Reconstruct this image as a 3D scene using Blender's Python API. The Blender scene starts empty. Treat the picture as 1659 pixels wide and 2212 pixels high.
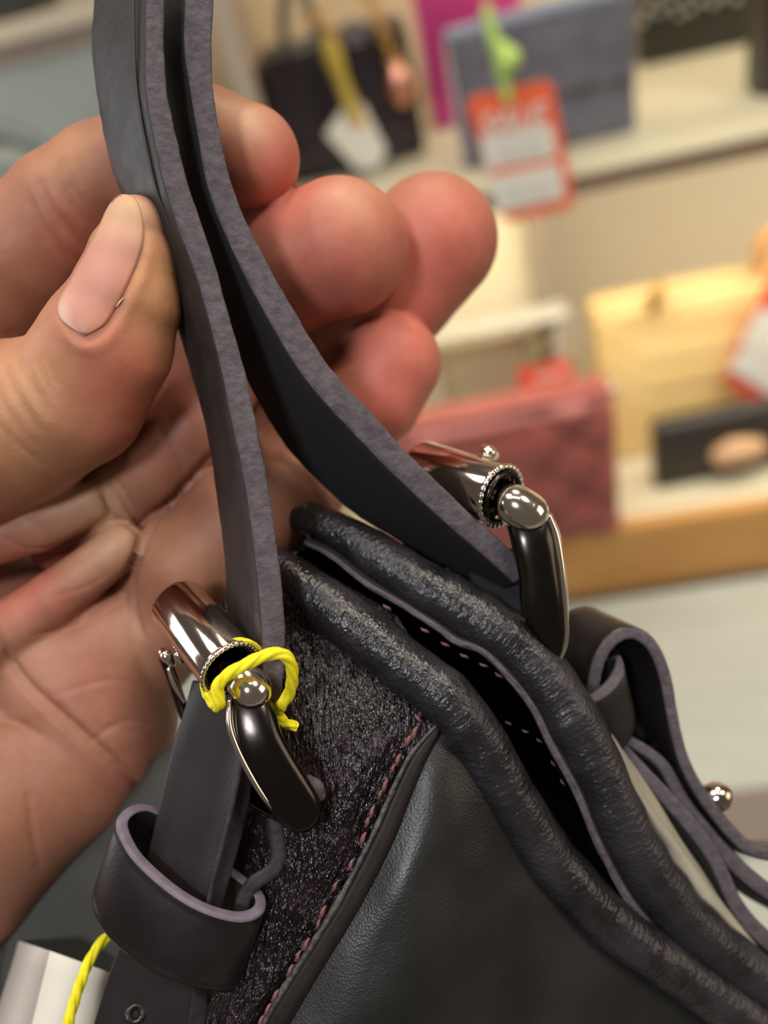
import bpy, bmesh, math, random
import numpy as np
from mathutils import Vector, Matrix

# ------------------------------------------------------------ camera, world, lights, exposure
W, H = 1659.0, 2212.0
FPX = 1800.0
PITCH, YAW, ROLL = 36.0, 9.0, -15.0
CAM = np.array([0.0, 0.0, 1.45])
MM = 0.001
sc = bpy.context.scene
col = sc.collection

def _rz(a): return np.array([[math.cos(a), -math.sin(a), 0], [math.sin(a), math.cos(a), 0], [0, 0, 1.0]])
def _rx(a): return np.array([[1.0, 0, 0], [0, math.cos(a), -math.sin(a)], [0, math.sin(a), math.cos(a)]])
R = _rz(math.radians(YAW)) @ _rx(math.pi / 2 - math.radians(PITCH)) @ _rz(math.radians(ROLL))

cd = bpy.data.cameras.new('camera')
cam = bpy.data.objects.new('camera', cd); col.objects.link(cam)
M4 = Matrix([list(R[0]) + [CAM[0]], list(R[1]) + [CAM[1]], list(R[2]) + [CAM[2]], [0, 0, 0, 1]])
cam.matrix_world = M4
cd.sensor_fit = 'VERTICAL'; cd.sensor_height = 36.0; cd.lens = FPX / H * 36.0
cd.clip_start = 0.01; cd.clip_end = 50
cd.dof.use_dof = True; cd.dof.focus_distance = 0.1405; cd.dof.aperture_fstop = 7.1
sc.camera = cam

world = bpy.data.worlds.new('shop_ambient'); sc.world = world
world.use_nodes = True
world.node_tree.nodes['Background'].inputs[0].default_value = (1.0, 0.86, 0.70, 1)
world.node_tree.nodes['Background'].inputs[1].default_value = 0.11

def area(name, loc, aim, size, power, color, sizey=None):
    l = bpy.data.lights.new(name, 'AREA'); l.energy = power; l.color = color
    l.shape = 'RECTANGLE'; l.size = size; l.size_y = sizey or size
    o = bpy.data.objects.new(name, l); col.objects.link(o)
    o.location = loc
    o.rotation_euler = (Vector(aim) - Vector(loc)).to_track_quat('-Z', 'Y').to_euler()
    return o
WARM = (1.0, 0.84, 0.62); NEUT = (1.0, 0.93, 0.84); COOL = (0.86, 0.93, 1.0)
area('ceiling_panel_light', (-0.55, 0.25, 2.7), (0, 0.12, 1.38), 0.40, 7, NEUT)
area('left_side_light', (-1.5, 0.35, 1.75), (0, 0.14, 1.42), 0.9, 8.0, (0.97, 0.97, 1.0))  # broad pale light from an unseen source at the left
area('ceiling_panel_light', (0.25, 0.75, 2.7), (0.0, 0.12, 1.38), 0.30, 12, WARM)
area('ceiling_panel_light', (0.9, 0.0, 2.7), (0.4, 1.0, 1.0), 0.40, 15, NEUT)
area('ceiling_panel_light', (-0.35, -0.9, 2.45), (0, 0.12, 1.38), 0.26, 11, (0.95, 0.96, 1.0))
area('right_fill_light', (1.25, -0.15, 1.6), (0.0, 0.14, 1.38), 0.7, 4.0, (1.0, 0.80, 0.60))  # unseen warm fill, added to lift the shaded side of the thumb
for k in range(4):
    area('downlight', (-0.35 + 0.22 * k, 0.05 - 0.05 * k, 2.72), (0, 0.12, 1.38), 0.05, 0.9, NEUT)
sc.view_settings.view_transform = 'Standard'
sc.view_settings.look = 'None'
sc.view_settings.gamma = 1.0
sc.view_settings.use_curve_mapping = False
sc.view_settings.exposure = 0.0
sc.cycles.use_denoising = True
sc.cycles.max_bounces = 6

rng = np.random.RandomState(7)

# ------------------------------------------------------------ coordinates
def V(px, py, d):
    """point seen at pixel px,py at depth d millimetres"""
    d = d * MM
    return CAM + R @ np.array([(px - W / 2) / FPX * d, -(py - H / 2) / FPX * d, -d])
def VA(a):
    a = np.asarray(a, float); d = a[..., 2] * MM
    c = np.stack([(a[..., 0] - W / 2) / FPX * d, -(a[..., 1] - H / 2) / FPX * d, -d], -1)
    return CAM + c @ R.T
def ray(px, py):
    v = R @ np.array([(px - W / 2) / FPX, -(py - H / 2) / FPX, -1.0]); return v
def hit(px, py, axis, val):
    v = ray(px, py); t = (val - CAM[axis]) / v[axis]; return CAM + v * t
def proj(p):
    c = R.T @ (np.asarray(p) - CAM)
    return W / 2 + FPX * c[0] / -c[2], H / 2 - FPX * c[1] / -c[2]

def cr(pts, n):
    """Catmull-Rom resample of k points of any dimension to n, by point index"""
    P = np.asarray(pts, float); k = len(P)
    if k == 2:
        t = np.linspace(0, 1, n).reshape((-1,) + (1,) * (P.ndim - 1)); return P[0] * (1 - t) + P[1] * t
    Q = np.concatenate([[2 * P[0] - P[1]], P, [2 * P[-1] - P[-2]]])
    t = np.linspace(0, k - 1, n); i = np.minimum(t.astype(int), k - 2); f = (t - i)
    f = f.reshape((-1,) + (1,) * (P.ndim - 1))
    p0, p1, p2, p3 = Q[i], Q[i + 1], Q[i + 2], Q[i + 3]
    return 0.5 * (2 * p1 + (p2 - p0) * f + (2 * p0 - 5 * p1 + 4 * p2 - p3) * f ** 2 + (3 * p1 - p0 - 3 * p2 + p3) * f ** 3)

# ------------------------------------------------------------ objects
BASE = {}
def empty(name, loc, label, cat, group=None):
    o = bpy.data.objects.new(name, None); col.objects.link(o)
    o.location = Vector(loc); o.empty_display_size = 0.01
    o['label'] = label; o['category'] = cat
    if group: o['group'] = group
    BASE[o] = np.array(loc, float); return o
def tag(o, label=None, cat=None, group=None, kind=None):
    if label: o['label'] = label
    if cat: o['category'] = cat
    if group: o['group'] = group
    if kind: o['kind'] = kind
    return o
def make(name, verts, faces, mats, parent=None, mi=None, uv=None, smooth=True, label=None, base=None):
    verts = np.asarray(verts, float)
    b = BASE[parent] if parent is not None else (np.array(base, float) if base is not None else verts.mean(0))
    me = bpy.data.meshes.new(name)
    me.from_pydata((verts - b).tolist(), [], [list(map(int, f)) for f in faces])
    if not isinstance(mats, (list, tuple)): mats = [mats]
    for m in mats: me.materials.append(m)
    if mi is not None: me.polygons.foreach_set('material_index', np.asarray(mi, np.int32))
    if smooth: me.polygons.foreach_set('use_smooth', [True] * len(me.polygons))
    if uv is not None:
        l = me.uv_layers.new(name='UVMap')
        idx = np.empty(len(me.loops), np.int32); me.loops.foreach_get('vertex_index', idx)
        l.data.foreach_set('uv', np.asarray(uv, np.float32)[idx].ravel())
    me.update()
    o = bpy.data.objects.new(name, me); col.objects.link(o)
    if parent is not None:
        o.parent = parent; BASE[o] = b
    else:
        o.location = Vector(b); BASE[o] = b
    if label: o['label'] = label
    return o
def ringmesh(rings, caps=True, colmi=None, closed=False):
    """rings (n,m,3): tube of n rings with m points"""
    n, m = rings.shape[:2]; f = []; mi = []
    nn = n if closed else n - 1
    for i in range(nn):
        a = i * m; b = ((i + 1) % n) * m
        for j in range(m):
            k = (j + 1) % m
            f.append((a + j, a + k, b + k, b + j)); mi.append(colmi[j] if colmi is not None else 0)
    v = rings.reshape(-1, 3)
    if caps and not closed:
        v = np.concatenate([v, rings[:1].mean(1), rings[-1:].mean(1)])
        c0, c1 = n * m, n * m + 1
        for j in range(m):
            k = (j + 1) % m
            f.append((c0, k, j)); mi.append(0)
            f.append((c1, (n - 1) * m + j, (n - 1) * m + k)); mi.append(0)
    return v, f, mi
def noise1(n, amp, step, seed):
    r = np.random.RandomState(seed); k = max(4, n // step)
    return np.interp(np.linspace(0, k - 1, n), np.arange(k), r.randn(k)) * amp

def slab(name, FL, FR, BL, BR, mats, parent=None, n=90, corner=0.6, rough=0.0, label=None, edge_cols=None, bulge=0.0, base=None):
    """leather strap: four corner paths (px,py,depth). F = near cut edge, B = far one. mats: [face, cut edge]"""
    A = [VA(cr(p, n)) for p in (FL, FR, BR, BL)]     # ring order
    def side(k, lo, hi): return np.linspace(lo, hi, k)
    ring = []; cm = []
    # rounded rectangle in (u across thickness, v along width)
    th = np.linalg.norm(A[0] - A[1], axis=1).mean(); wd = np.linalg.norm(A[0] - A[3], axis=1).mean()
    cu = min(0.45, corner * MM / max(th, 1e-6)); cv = min(0.45, corner * MM / max(wd, 1e-6))
    def arc(cx, cy, a0, a1, k=3):
        for i in range(k):
            a = math.radians(a0 + (a1 - a0) * i / (k - 1)); ring.append((cx + cu * math.cos(a), cy + cv * math.sin(a)))
    arc(cu, cv, 180, 270); nF0 = len(ring)
    for t in (0.25, 0.5, 0.75): ring.append((cu + (1 - 2 * cu) * t, 0.0))
    arc(1 - cu, cv, 270, 360); nF1 = len(ring)
    for t in np.linspace(0, 1, 8)[1:-1]: ring.append((1 + bulge * math.sin(math.pi * t), cv + (1 - 2 * cv) * t))
    arc(1 - cu, 1 - cv, 0, 90); nB0 = len(ring)
    for t in (0.75, 0.5, 0.25): ring.append((cu + (1 - 2 * cu) * t, 1.0))
    arc(cu, 1 - cv, 90, 180); nB1 = len(ring)
    for t in np.linspace(1, 0, 8)[1:-1]: ring.append((-bulge * math.sin(math.pi * t), cv + (1 - 2 * cv) * t))
    m = len(ring); cm = [0] * m
    for j in range(m):
        u, v = ring[j]; u2, v2 = ring[(j + 1) % m]
        if max(v, v2) < cv * 0.6 or min(v, v2) > 1 - cv * 0.6: cm[j] = 1
    rr = np.array(ring); u = rr[:, 0][None, :, None]; v = rr[:, 1][None, :, None]
    rings = ((A[0][:, None] * (1 - u) + A[1][:, None] * u) * (1 - v) + (A[3][:, None] * (1 - u) + A[2][:, None] * u) * v)
    if rough > 0:
        ctr = rings.mean(1, keepdims=True); d = rings - ctr
        w = 1 + np.array([noise1(n, rough, 2, 11 + j) for j in range(m)]).T[..., None]
        rings = ctr + d * w
    vv, f, mi = ringmesh(rings, True, cm)
    L = np.concatenate([[0], np.cumsum(np.linalg.norm(np.diff(A[0], axis=0), axis=1))]) / MM
    P = np.concatenate([[0], np.cumsum(np.linalg.norm(np.diff(rings[n // 2], axis=0), axis=1))]) / MM
    uv = np.stack(np.meshgrid(P, L), -1).reshape(-1, 2); uv = np.concatenate([uv, [[0, 0], [0, L[-1]]]])
    return make(name, vv, f, mats, parent, mi, uv, label=label, base=base)

def edge_slab(name, L, Rr, off, mats, parent=None, **k):
    """L, Rr: borders of the visible cut edge (px,py,d); off: (dx,dy,dd) to the far edge, one or per point"""
    L = np.array(L, float); Rr = np.array(Rr, float); off = np.array(off, float)
    if off.ndim == 1: off = np.tile(off, (len(L), 1))
    return slab(name, L, Rr, L + off, Rr + off, mats, parent, **k)

def ribbon(name, path, width, off, mats, parent=None, **k):
    """cut edge given by its centre line (px,py,d) and a px thickness"""
    P = np.array(path, float); w = np.broadcast_to(np.array(width, float), (len(P),))
    T = np.gradient(P[:, :2], axis=0); T /= np.linalg.norm(T, axis=1, keepdims=True)
    N = np.stack([-T[:, 1], T[:, 0]], 1) * (w / 2)[:, None]
    L = P.copy(); L[:, :2] += N; Rr = P.copy(); Rr[:, :2] -= N
    return edge_slab(name, L, Rr, off, mats, parent, **k)

def tubepts(pts, rad, m=20, n=None, closed=False, round_ends=True, ell=None, wob=None, up=None):
    """world-space tube. pts (k,3), rad (k,)"""
    k = len(pts)
    if n: pr = cr(np.concatenate([pts, np.asarray(rad, float)[:, None]], 1), n); pts, rad = pr[:, :3], np.maximum(pr[:, 3], 1e-6)
    n = len(pts)
    if round_ends and not closed:
        d0 = pts[0] - pts[1]; d0 /= np.linalg.norm(d0); d1 = pts[-1] - pts[-2]; d1 /= np.linalg.norm(d1)
        aa = [math.radians(x) for x in (80, 60, 40, 20)]
        pts = np.concatenate([[pts[0] + d0 * rad[0] * math.sin(a) for a in aa], pts, [pts[-1] + d1 * rad[-1] * math.sin(a) for a in aa[::-1]]])
        rad = np.concatenate([[rad[0] * math.cos(a) for a in aa], rad, [rad[-1] * math.cos(a) for a in aa[::-1]]])
        n = len(pts)
    T = np.gradient(pts, axis=0)
    if closed: T = np.roll(pts, -1, 0) - np.roll(pts, 1, 0)
    T /= np.linalg.norm(T, axis=1, keepdims=True)
    a = np.array(up if up is not None else (R @ np.array([0, 0, 1.0])), float)
    N = []
    cur = a - T[0] * a.dot(T[0])
    if np.linalg.norm(cur) < 1e-3: cur = np.cross(T[0], [1, 0, 0])
    cur /= np.linalg.norm(cur)
    for i in range(n):
        cur = cur - T[i] * cur.dot(T[i]); cur /= np.linalg.norm(cur); N.append(cur)
    N = np.array(N); B = np.cross(T, N)
    th = np.linspace(0, 2 * math.pi, m, endpoint=False)
    ex, ey = ell or (1, 1)
    rr = np.ones((n, m)) if wob is None else 1 + wob(n, m)
    rings = pts[:, None] + (N[:, None] * (np.cos(th) * ex)[None, :, None] + B[:, None] * (np.sin(th) * ey)[None, :, None]) * (np.asarray(rad)[:, None] * rr)[..., None]
    L = np.concatenate([[0], np.cumsum(np.linalg.norm(np.diff(pts, axis=0), axis=1))]) / MM
    U = np.abs(th - math.pi) * rad.mean() / MM
    uv = np.stack(np.meshgrid(U, L), -1).reshape(-1, 2); uv = np.concatenate([uv, [[0, 0], [0, L[-1]]]])
    return rings, uv
def tube(name, path, mats, parent=None, m=20, n=60, closed=False, label=None, **k):
    """path rows (px,py,depth,radius px)"""
    P = np.array(path, float)
    rings, uv = tubepts(VA(P[:, :3]), P[:, 3] * P[:, 2] * MM / FPX, m, None if closed else n, closed, **k)
    v, f, mi = ringmesh(rings, True, None, closed)
    if closed: uv = uv[:len(v)]
    return make(name, v, f, mats, parent, None, uv, label=label)
def wtube(name, pts, rad, mats, parent=None, m=12, n=None, closed=False, label=None, base=None, **k):
    pts = np.array(pts, float)
    rad = np.full(len(pts), rad) if np.isscalar(rad) else np.array(rad, float)
    rings, uv = tubepts(pts, rad, m, n, closed, **k)
    v, f, mi = ringmesh(rings, True, None, closed)
    return make(name, v, f, mats, parent, None, uv[:len(v)], label=label, base=base)

def surf(name, rows, mats, parent=None, nu=60, nv=60, thick=1.2, label=None, bump=None, back=1):
    """sheet through rows of (px,py,d); thickness in mm, laid behind the seen side"""
    G = cr(np.array(rows, float), nv)                    # nv, k, 3
    G = np.swapaxes(cr(np.swapaxes(G, 0, 1), nu), 0, 1)  # nv, nu, 3
    Wd = VA(G)
    du = np.gradient(Wd, axis=1); dv = np.gradient(Wd, axis=0); N = np.cross(du, dv)
    N /= np.maximum(np.linalg.norm(N, axis=2, keepdims=True), 1e-9)
    tocam = CAM - Wd; s = np.sign((N * tocam).sum(2, keepdims=True).mean()); N *= s
    if bump is not None: Wd = Wd + N * bump(nv, nu, Wd)[..., None] * MM
    Bk = Wd - N * thick * MM * back
    idx = np.arange(nu * nv).reshape(nv, nu); q = nu * nv; f = []
    for i in range(nv - 1):
        for j in range(nu - 1):
            a, b, c, d = idx[i, j], idx[i, j + 1], idx[i + 1, j + 1], idx[i + 1, j]
            f.append((a, b, c, d) if s < 0 else (a, d, c, b)); f.append((a + q, d + q, c + q, b + q) if s < 0 else (a + q, b + q, c + q, d + q))
    bd = [idx[0, j] for j in range(nu)] + [idx[i, -1] for i in range(1, nv)] + [idx[-1, j] for j in range(nu - 2, -1, -1)] + [idx[i, 0] for i in range(nv - 2, 0, -1)]
    for a, b in zip(bd, bd[1:] + bd[:1]): f.append((b, a, a + q, b + q) if s < 0 else (a, b, b + q, a + q))
    U = np.concatenate([np.zeros((nv, 1)), np.cumsum(np.linalg.norm(np.diff(Wd, axis=1), axis=2), 1)], 1) / MM
    Vv = np.concatenate([np.zeros((1, nu)), np.cumsum(np.linalg.norm(np.diff(Wd, axis=0), axis=2), 0)], 0) / MM
    uv = np.stack([U, Vv], -1).reshape(-1, 2); uv = np.concatenate([uv, uv])
    return make(name, np.concatenate([Wd.reshape(-1, 3), Bk.reshape(-1, 3)]), f, mats, parent, None, uv, label=label)

def box(name, o, ax, ay, az, mats, parent=None, bev=0.0, seg=3, label=None, base=None):
    """box from corner o with edge vectors"""
    o, ax, ay, az = (np.array(t, float) for t in (o, ax, ay, az))
    bm = bmesh.new()
    vs = [bm.verts.new(o + ax * i + ay * j + az * k) for k in (0, 1) for j in (0, 1) for i in (0, 1)]
    for q in ((0, 2, 3, 1), (4, 5, 7, 6), (0, 1, 5, 4), (2, 6, 7, 3), (0, 4, 6, 2), (1, 3, 7, 5)): bm.faces.new([vs[t] for t in q])
    bmesh.ops.recalc_face_normals(bm, faces=bm.faces)
    if bev: bmesh.ops.bevel(bm, geom=list(bm.edges), offset=bev, segments=seg, profile=0.5, affect='EDGES')
    bm.verts.index_update()
    v = [tuple(x.co) for x in bm.verts]; f = [[x.index for x in q.verts] for q in bm.faces]; bm.free()
    ob = make(name, v, f, mats, parent, smooth=False, label=label, base=base)
    return ob

# ------------------------------------------------------------ materials
def nodes(name):
    m = bpy.data.materials.new(name); m.use_nodes = True
    nt = m.node_tree; return m, nt, nt.nodes['Principled BSDF'], nt.nodes.new, nt.links.new
def rgba(c): return (c[0], c[1], c[2], 1)
def mat(name, c, rough=0.5, metal=0.0, c2=None, nscale=40, bump=0.0, bscale=200, bdist=0.0003, spec=0.5, coat=0.0, rvar=0.0, sheen=0.0, trans=0.0, sss=0.0, emit=None, uvmap=None, stretch=(1, 1, 1), voro=False, detail=4):
    m, nt, b, N, K = nodes(name)
    b.inputs['Base Color'].default_value = rgba(c); b.inputs['Roughness'].default_value = rough
    b.inputs['Metallic'].default_value = metal; b.inputs['Specular IOR Level'].default_value = spec
    b.inputs['Coat Weight'].default_value = coat; b.inputs['Sheen Weight'].default_value = sheen
    b.inputs['Transmission Weight'].default_value = trans
    if sss: b.inputs['Subsurface Weight'].default_value = sss
    if emit: b.inputs['Emission Color'].default_value = rgba(emit[:3]); b.inputs['Emission Strength'].default_value = emit[3]
    tc = N('ShaderNodeTexCoord'); mp = N('ShaderNodeMapping'); mp.inputs['Scale'].default_value = stretch
    K(tc.outputs['UV' if uvmap else 'Object'], mp.inputs['Vector'])
    vec = mp.outputs['Vector']
    if c2 is not None or rvar:
        n = N('ShaderNodeTexNoise'); n.inputs['Scale'].default_value = nscale; n.inputs['Detail'].default_value = 5; K(vec, n.inputs['Vector'])
        cr_ = N('ShaderNodeValToRGB'); cr_.color_ramp.elements[0].position = 0.35; cr_.color_ramp.elements[1].position = 0.65; K(n.outputs['Fac'], cr_.inputs['Fac'])
        cr_.color_ramp.elements[0].color = rgba(c); cr_.color_ramp.elements[1].color = rgba(c2 if c2 is not None else c)
        K(cr_.outputs['Color'], b.inputs['Base Color'])
        if rvar:
            mr = N('ShaderNodeMapRange'); mr.inputs['From Min'].default_value = 0.3; mr.inputs['From Max'].default_value = 0.7
            mr.inputs['To Min'].default_value = rough - rvar; mr.inputs['To Max'].default_value = rough + rvar
            K(n.outputs['Fac'], mr.inputs['Value']); K(mr.outputs['Result'], b.inputs['Roughness'])
    if bump:
        if voro:
            t = N('ShaderNodeTexVoronoi'); t.inputs['Scale'].default_value = bscale; out = t.outputs['Distance']
        else:
            t = N('ShaderNodeTexNoise'); t.inputs['Scale'].default_value = bscale; t.inputs['Detail'].default_value = detail; out = t.outputs['Fac']
        K(vec, t.inputs['Vector'])
        bp = N('ShaderNodeBump'); bp.inputs['Strength'].default_value = bump; bp.inputs['Distance'].default_value = bdist
        K(out, bp.inputs['Height']); K(bp.outputs['Normal'], b.inputs['Normal'])
    return m
def addbump(m, scale, dist, strength=1.0, stretch=(1, 1, 1), uv=False, kind='noise', detail=3, rand=1.0):
    """chain one more bump layer"""
    nt = m.node_tree; b = nt.nodes['Principled BSDF']; N = nt.nodes.new; K = nt.links.new
    old = b.inputs['Normal'].links[0].from_socket if b.inputs['Normal'].links else None
    tc = N('ShaderNodeTexCoord'); mp = N('ShaderNodeMapping'); mp.inputs['Scale'].default_value = stretch
    K(tc.outputs['UV' if uv else 'Object'], mp.inputs['Vector'])
    if kind == 'voro':
        t = N('ShaderNodeTexVoronoi'); t.inputs['Scale'].default_value = scale; out = t.outputs['Distance']
    else:
        t = N('ShaderNodeTexNoise'); t.inputs['Scale'].default_value = scale; t.inputs['Detail'].default_value = detail; out = t.outputs['Fac']
    K(mp.outputs['Vector'], t.inputs['Vector'])
    bp = N('ShaderNodeBump'); bp.inputs['Strength'].default_value = strength; bp.inputs['Distance'].default_value = dist
    K(out, bp.inputs['Height'])
    if old: K(old, bp.inputs['Normal'])
    K(bp.outputs['Normal'], b.inputs['Normal']); return m

L_SMOOTH = mat('black_smooth_leather', (0.009, 0.007, 0.0075), 0.36, c2=(0.014, 0.011, 0.012), nscale=90, bump=0.5, bscale=1500, bdist=0.00008, rvar=0.07)
L_SHEEN = mat('strap_leather', (0.016, 0.0135, 0.0135), 0.52, c2=(0.023, 0.019, 0.018), nscale=200, bump=0.5, bscale=1800, bdist=0.00006, rvar=0.06)
addbump(L_SHEEN, 200, 0.0005, 0.7, stretch=(1, 1, 0.5))
L_RIM = mat('rolled_rim_leather', (0.010, 0.009, 0.010), 0.28, c2=(0.024, 0.022, 0.028), nscale=120, rvar=0.10)
addbump(L_RIM, 0.95, 0.0005, 0.9, stretch=(0.6, 1.15, 1), uv=True, detail=3)
addbump(L_RIM, 1600, 0.00008, 0.8, kind='voro')
L_TAIL = mat('buckle_strap_leather', (0.009, 0.0065, 0.007), 0.42, c2=(0.013, 0.0095, 0.0095), nscale=200, bump=0.5, bscale=1800, bdist=0.00006)
L_GLOSS = mat('crinkled_glossy_leather', (0.004, 0.003, 0.0035), 0.19, spec=0.6, c2=(0.012, 0.005, 0.008), nscale=150, rvar=0.08)
addbump(L_GLOSS, 0.55, 0.0012, 1.0, stretch=(2.2, 0.55, 1), uv=True, kind='noise', detail=2)
addbump(L_GLOSS, 1.3, 0.0004, 0.9, stretch=(2.0, 0.5, 1), uv=True, kind='noise', detail=2)
addbump(L_GLOSS, 2.6, 0.00012, 0.7, stretch=(1.5, 0.7, 1), uv=True, kind='voro')
L_SIDE = mat('side_panel_leather', (0.009, 0.009, 0.0085), 0.40, c2=(0.014, 0.0135, 0.013), nscale=60, rvar=0.07)
addbump(L_SIDE, 50, 0.0010, 0.45, stretch=(1, 1, 0.5))
addbump(L_SIDE, 2300, 0.00006, 0.6, kind='voro')
CUT = mat('raw_cut_edge', (0.066, 0.054, 0.064), 0.75, c2=(0.098, 0.082, 0.094), nscale=500, bump=0.9, bscale=900, bdist=0.00035, spec=0.3)
CUTD = mat('dark_painted_edge', (0.024, 0.018, 0.024), 0.6, c2=(0.038, 0.030, 0.040), nscale=400, bump=0.8, bscale=900, bdist=0.0002, spec=0.3)
CUTL = mat('pale_purple_cut_edge', (0.110, 0.092, 0.125), 0.6, c2=(0.145, 0.120, 0.16), nscale=500, bump=0.5, bscale=900, bdist=0.0001, spec=0.3)
L_IN = mat('black_suede_lining', (0.008, 0.007, 0.009), 0.8, bump=0.4, bscale=1200, bdist=0.0001)
L_BACK = mat('back_panel_leather', (0.25, 0.235, 0.19), 0.55, c2=(0.33, 0.31, 0.25), nscale=60, bump=0.5, bscale=500, bdist=0.0003, spec=0.5)
L_FRONT = mat('front_panel_leather', (0.045, 0.047, 0.040), 0.6, c2=(0.06, 0.062, 0.054), nscale=60, bump=0.5, bscale=700, bdist=0.0001)
METAL = mat('gunmetal', (0.62, 0.52, 0.46), 0.10, 1.0, bump=0.25, bscale=250, bdist=0.0001)
METALD = mat('dark_gunmetal', (0.06, 0.052, 0.048), 0.22, 1.0, bump=0.3, bscale=300, bdist=0.0001)
METALP = mat('polished_nickel', (0.80, 0.72, 0.64), 0.14, 1.0)
THREAD = mat('red_brown_thread', (0.10, 0.038, 0.040), 0.6, c2=(0.15, 0.06, 0.06), nscale=900, bump=0.8, bscale=1500, bdist=0.0002)
THREADP = mat('pale_thread', (0.06, 0.05, 0.05), 0.6)
YEL = mat('yellow_cord', (0.72, 0.60, 0.01), 0.7, c2=(0.85, 0.74, 0.03), nscale=700, spec=0.2, sss=0.1)
PAPER = mat('white_card', (0.72, 0.68, 0.60), 0.7)
PAPER_SHADE = mat('shaded_card', (0.50, 0.45, 0.41), 0.7)  # shade on the folded half of the white card, put into the colour

# twisted cord: rope ridges in geometry
def cord(name, pts, r, mats, parent, n=140, twist=1.6, strands=2, m=28, label=None):
    P = cr(np.array(pts, float), n)
    X = VA(P[:, :3]); rad = np.full(n, r * MM)
    L = np.concatenate([[0], np.cumsum(np.linalg.norm(np.diff(X, axis=0), axis=1))]) / MM
    T = np.gradient(X, axis=0); T /= np.linalg.norm(T, axis=1, keepdims=True)
    cur = np.cross(T[0], R @ np.array([0.3, 0.2, 1.0])); N = []
    for i in range(n):
        cur = cur - T[i] * cur.dot(T[i]); cur /= np.linalg.norm(cur); N.append(cur)
    N = np.array(N); B = np.cross(T, N); th = np.linspace(0, 2 * math.pi, m, endpoint=False)
    ph = th[None] * 2 * strands / 2 * 2 + (L / twist)[:, None] * 2 * math.pi
    rr = (0.70 + 0.36 * np.abs(np.sin(ph / 2)) ** 0.6 + rng.randn(n, m) * 0.012)
    rings = X[:, None] + (N[:, None] * np.cos(th)[None, :, None] + B[:, None] * np.sin(th)[None, :, None]) * (rad[:, None] * rr)[..., None]
    v, f, mi = ringmesh(rings)
    return make(name, v, f, mats, parent, label=label)

# ------------------------------------------------------------ HANDBAG
bag = empty('handbag', V(900, 2250, 160), 'black leather handbag with purple cut edges and roller buckles, held up by its handle straps', 'handbag')

# --- handle strap in front (near one)
FL = [(312, -60, 135.5), (316, 0, 136), (315, 100, 136.5), (316, 200, 137), (333, 300, 137.5), (355, 400, 138), (387, 500, 138.5), (424, 600, 139), (452, 700, 139), (477, 800, 139.5), (497, 900, 139.5), (519, 1000, 139.5), (536, 1100, 140), (549, 1200, 140), (559, 1300, 140), (566, 1400, 140.5), (568, 1480, 141), (570, 1540, 142)]
FR = [(358, -60, 136), (358, 0, 136.5), (358, 100, 137), (365, 200, 137.5), (385, 300, 138), (411, 400, 138.5), (445, 500, 139), (475, 600, 139.5), (503, 700, 139.5), (532, 800, 140), (553, 900, 140), (574, 1000, 140), (591, 1100, 140.5), (605, 1200, 140.5), (615, 1300, 140.5), (620, 1400, 141), (614, 1480, 141.5), (606, 1540, 142.5)]
BLp = [200, 200, 195, 206, 222, 250, 300, 345, 378, 408, 436, 456, 469, 482, 488, 492, 494, 498]
BL = []; BR = []
for i, (a, b) in enumerate(zip(FL, FR)):
    dd = 13.0; y = a[1] - (0 if i < 4 else 6)
    BL.append((BLp[i], y + 4, a[2] + dd)); BR.append((BLp[i] + (b[0] - a[0]) * 0.9, y + 4, b[2] + dd))
slab('handle_strap', FL, FR, BL, BR, [L_SHEEN, CUT], bag, n=150, corner=0.7, rough=0.010, bulge=0.10)
# pressed crease line beside the cut edge
tube('edge_crease', [(288, -60, 137.2, 3), (290, 100, 138, 3), (296, 200, 138.6, 3.5), (312, 300, 139, 3.5), (335, 400, 139.6, 3), (366, 490, 140.6, 2)], [L_SHEEN], bag, m=8, n=40)

# --- handle strap behind
L2 = [(400, -60, 140), (399, 0, 140.5), (397, 100, 141), (411, 200, 141.5), (428, 300, 142), (447, 400, 142.5), (483, 500, 143), (530, 600, 143.5), (585, 700, 144), (642, 795, 144.5), (700, 868, 145), (758, 930, 146), (815, 990, 147), (873, 1047, 148), (960, 1128, 149.5), (1047, 1203, 151), (1110, 1260, 153)]
R2 = [(464, -60, 140.5), (464, 0, 141), (460, 100, 141.5), (464, 200, 142), (479, 300, 142.5), (504, 400, 143), (544, 500, 143.5), (597, 600, 144), (650, 690, 144.5), (702, 775, 145), (755, 838, 145.5), (810, 895, 146.5), (868, 960, 147.5), (931, 1024, 148.5), (1010, 1100, 150), (1099, 1180, 151.5), (1150, 1235, 153.5)]
OFF2 = [(-78, 6, 12)] * 4 + [(-74, 10, 12), (-68, 16, 12), (-62, 24, 13), (-75, 32, 13), (-88, 42, 13), (-100, 50, 13), (-112, 58, 13), (-120, 64, 13), (-110, 70, 13), (-96, 74, 13), (-70, 60, 12), (-55, 45, 11), (-50, 30, 10)]
edge_slab('handle_strap', L2, R2, OFF2, [L_IN, CUT], bag, n=150, corner=0.6, rough=0.010)

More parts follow.
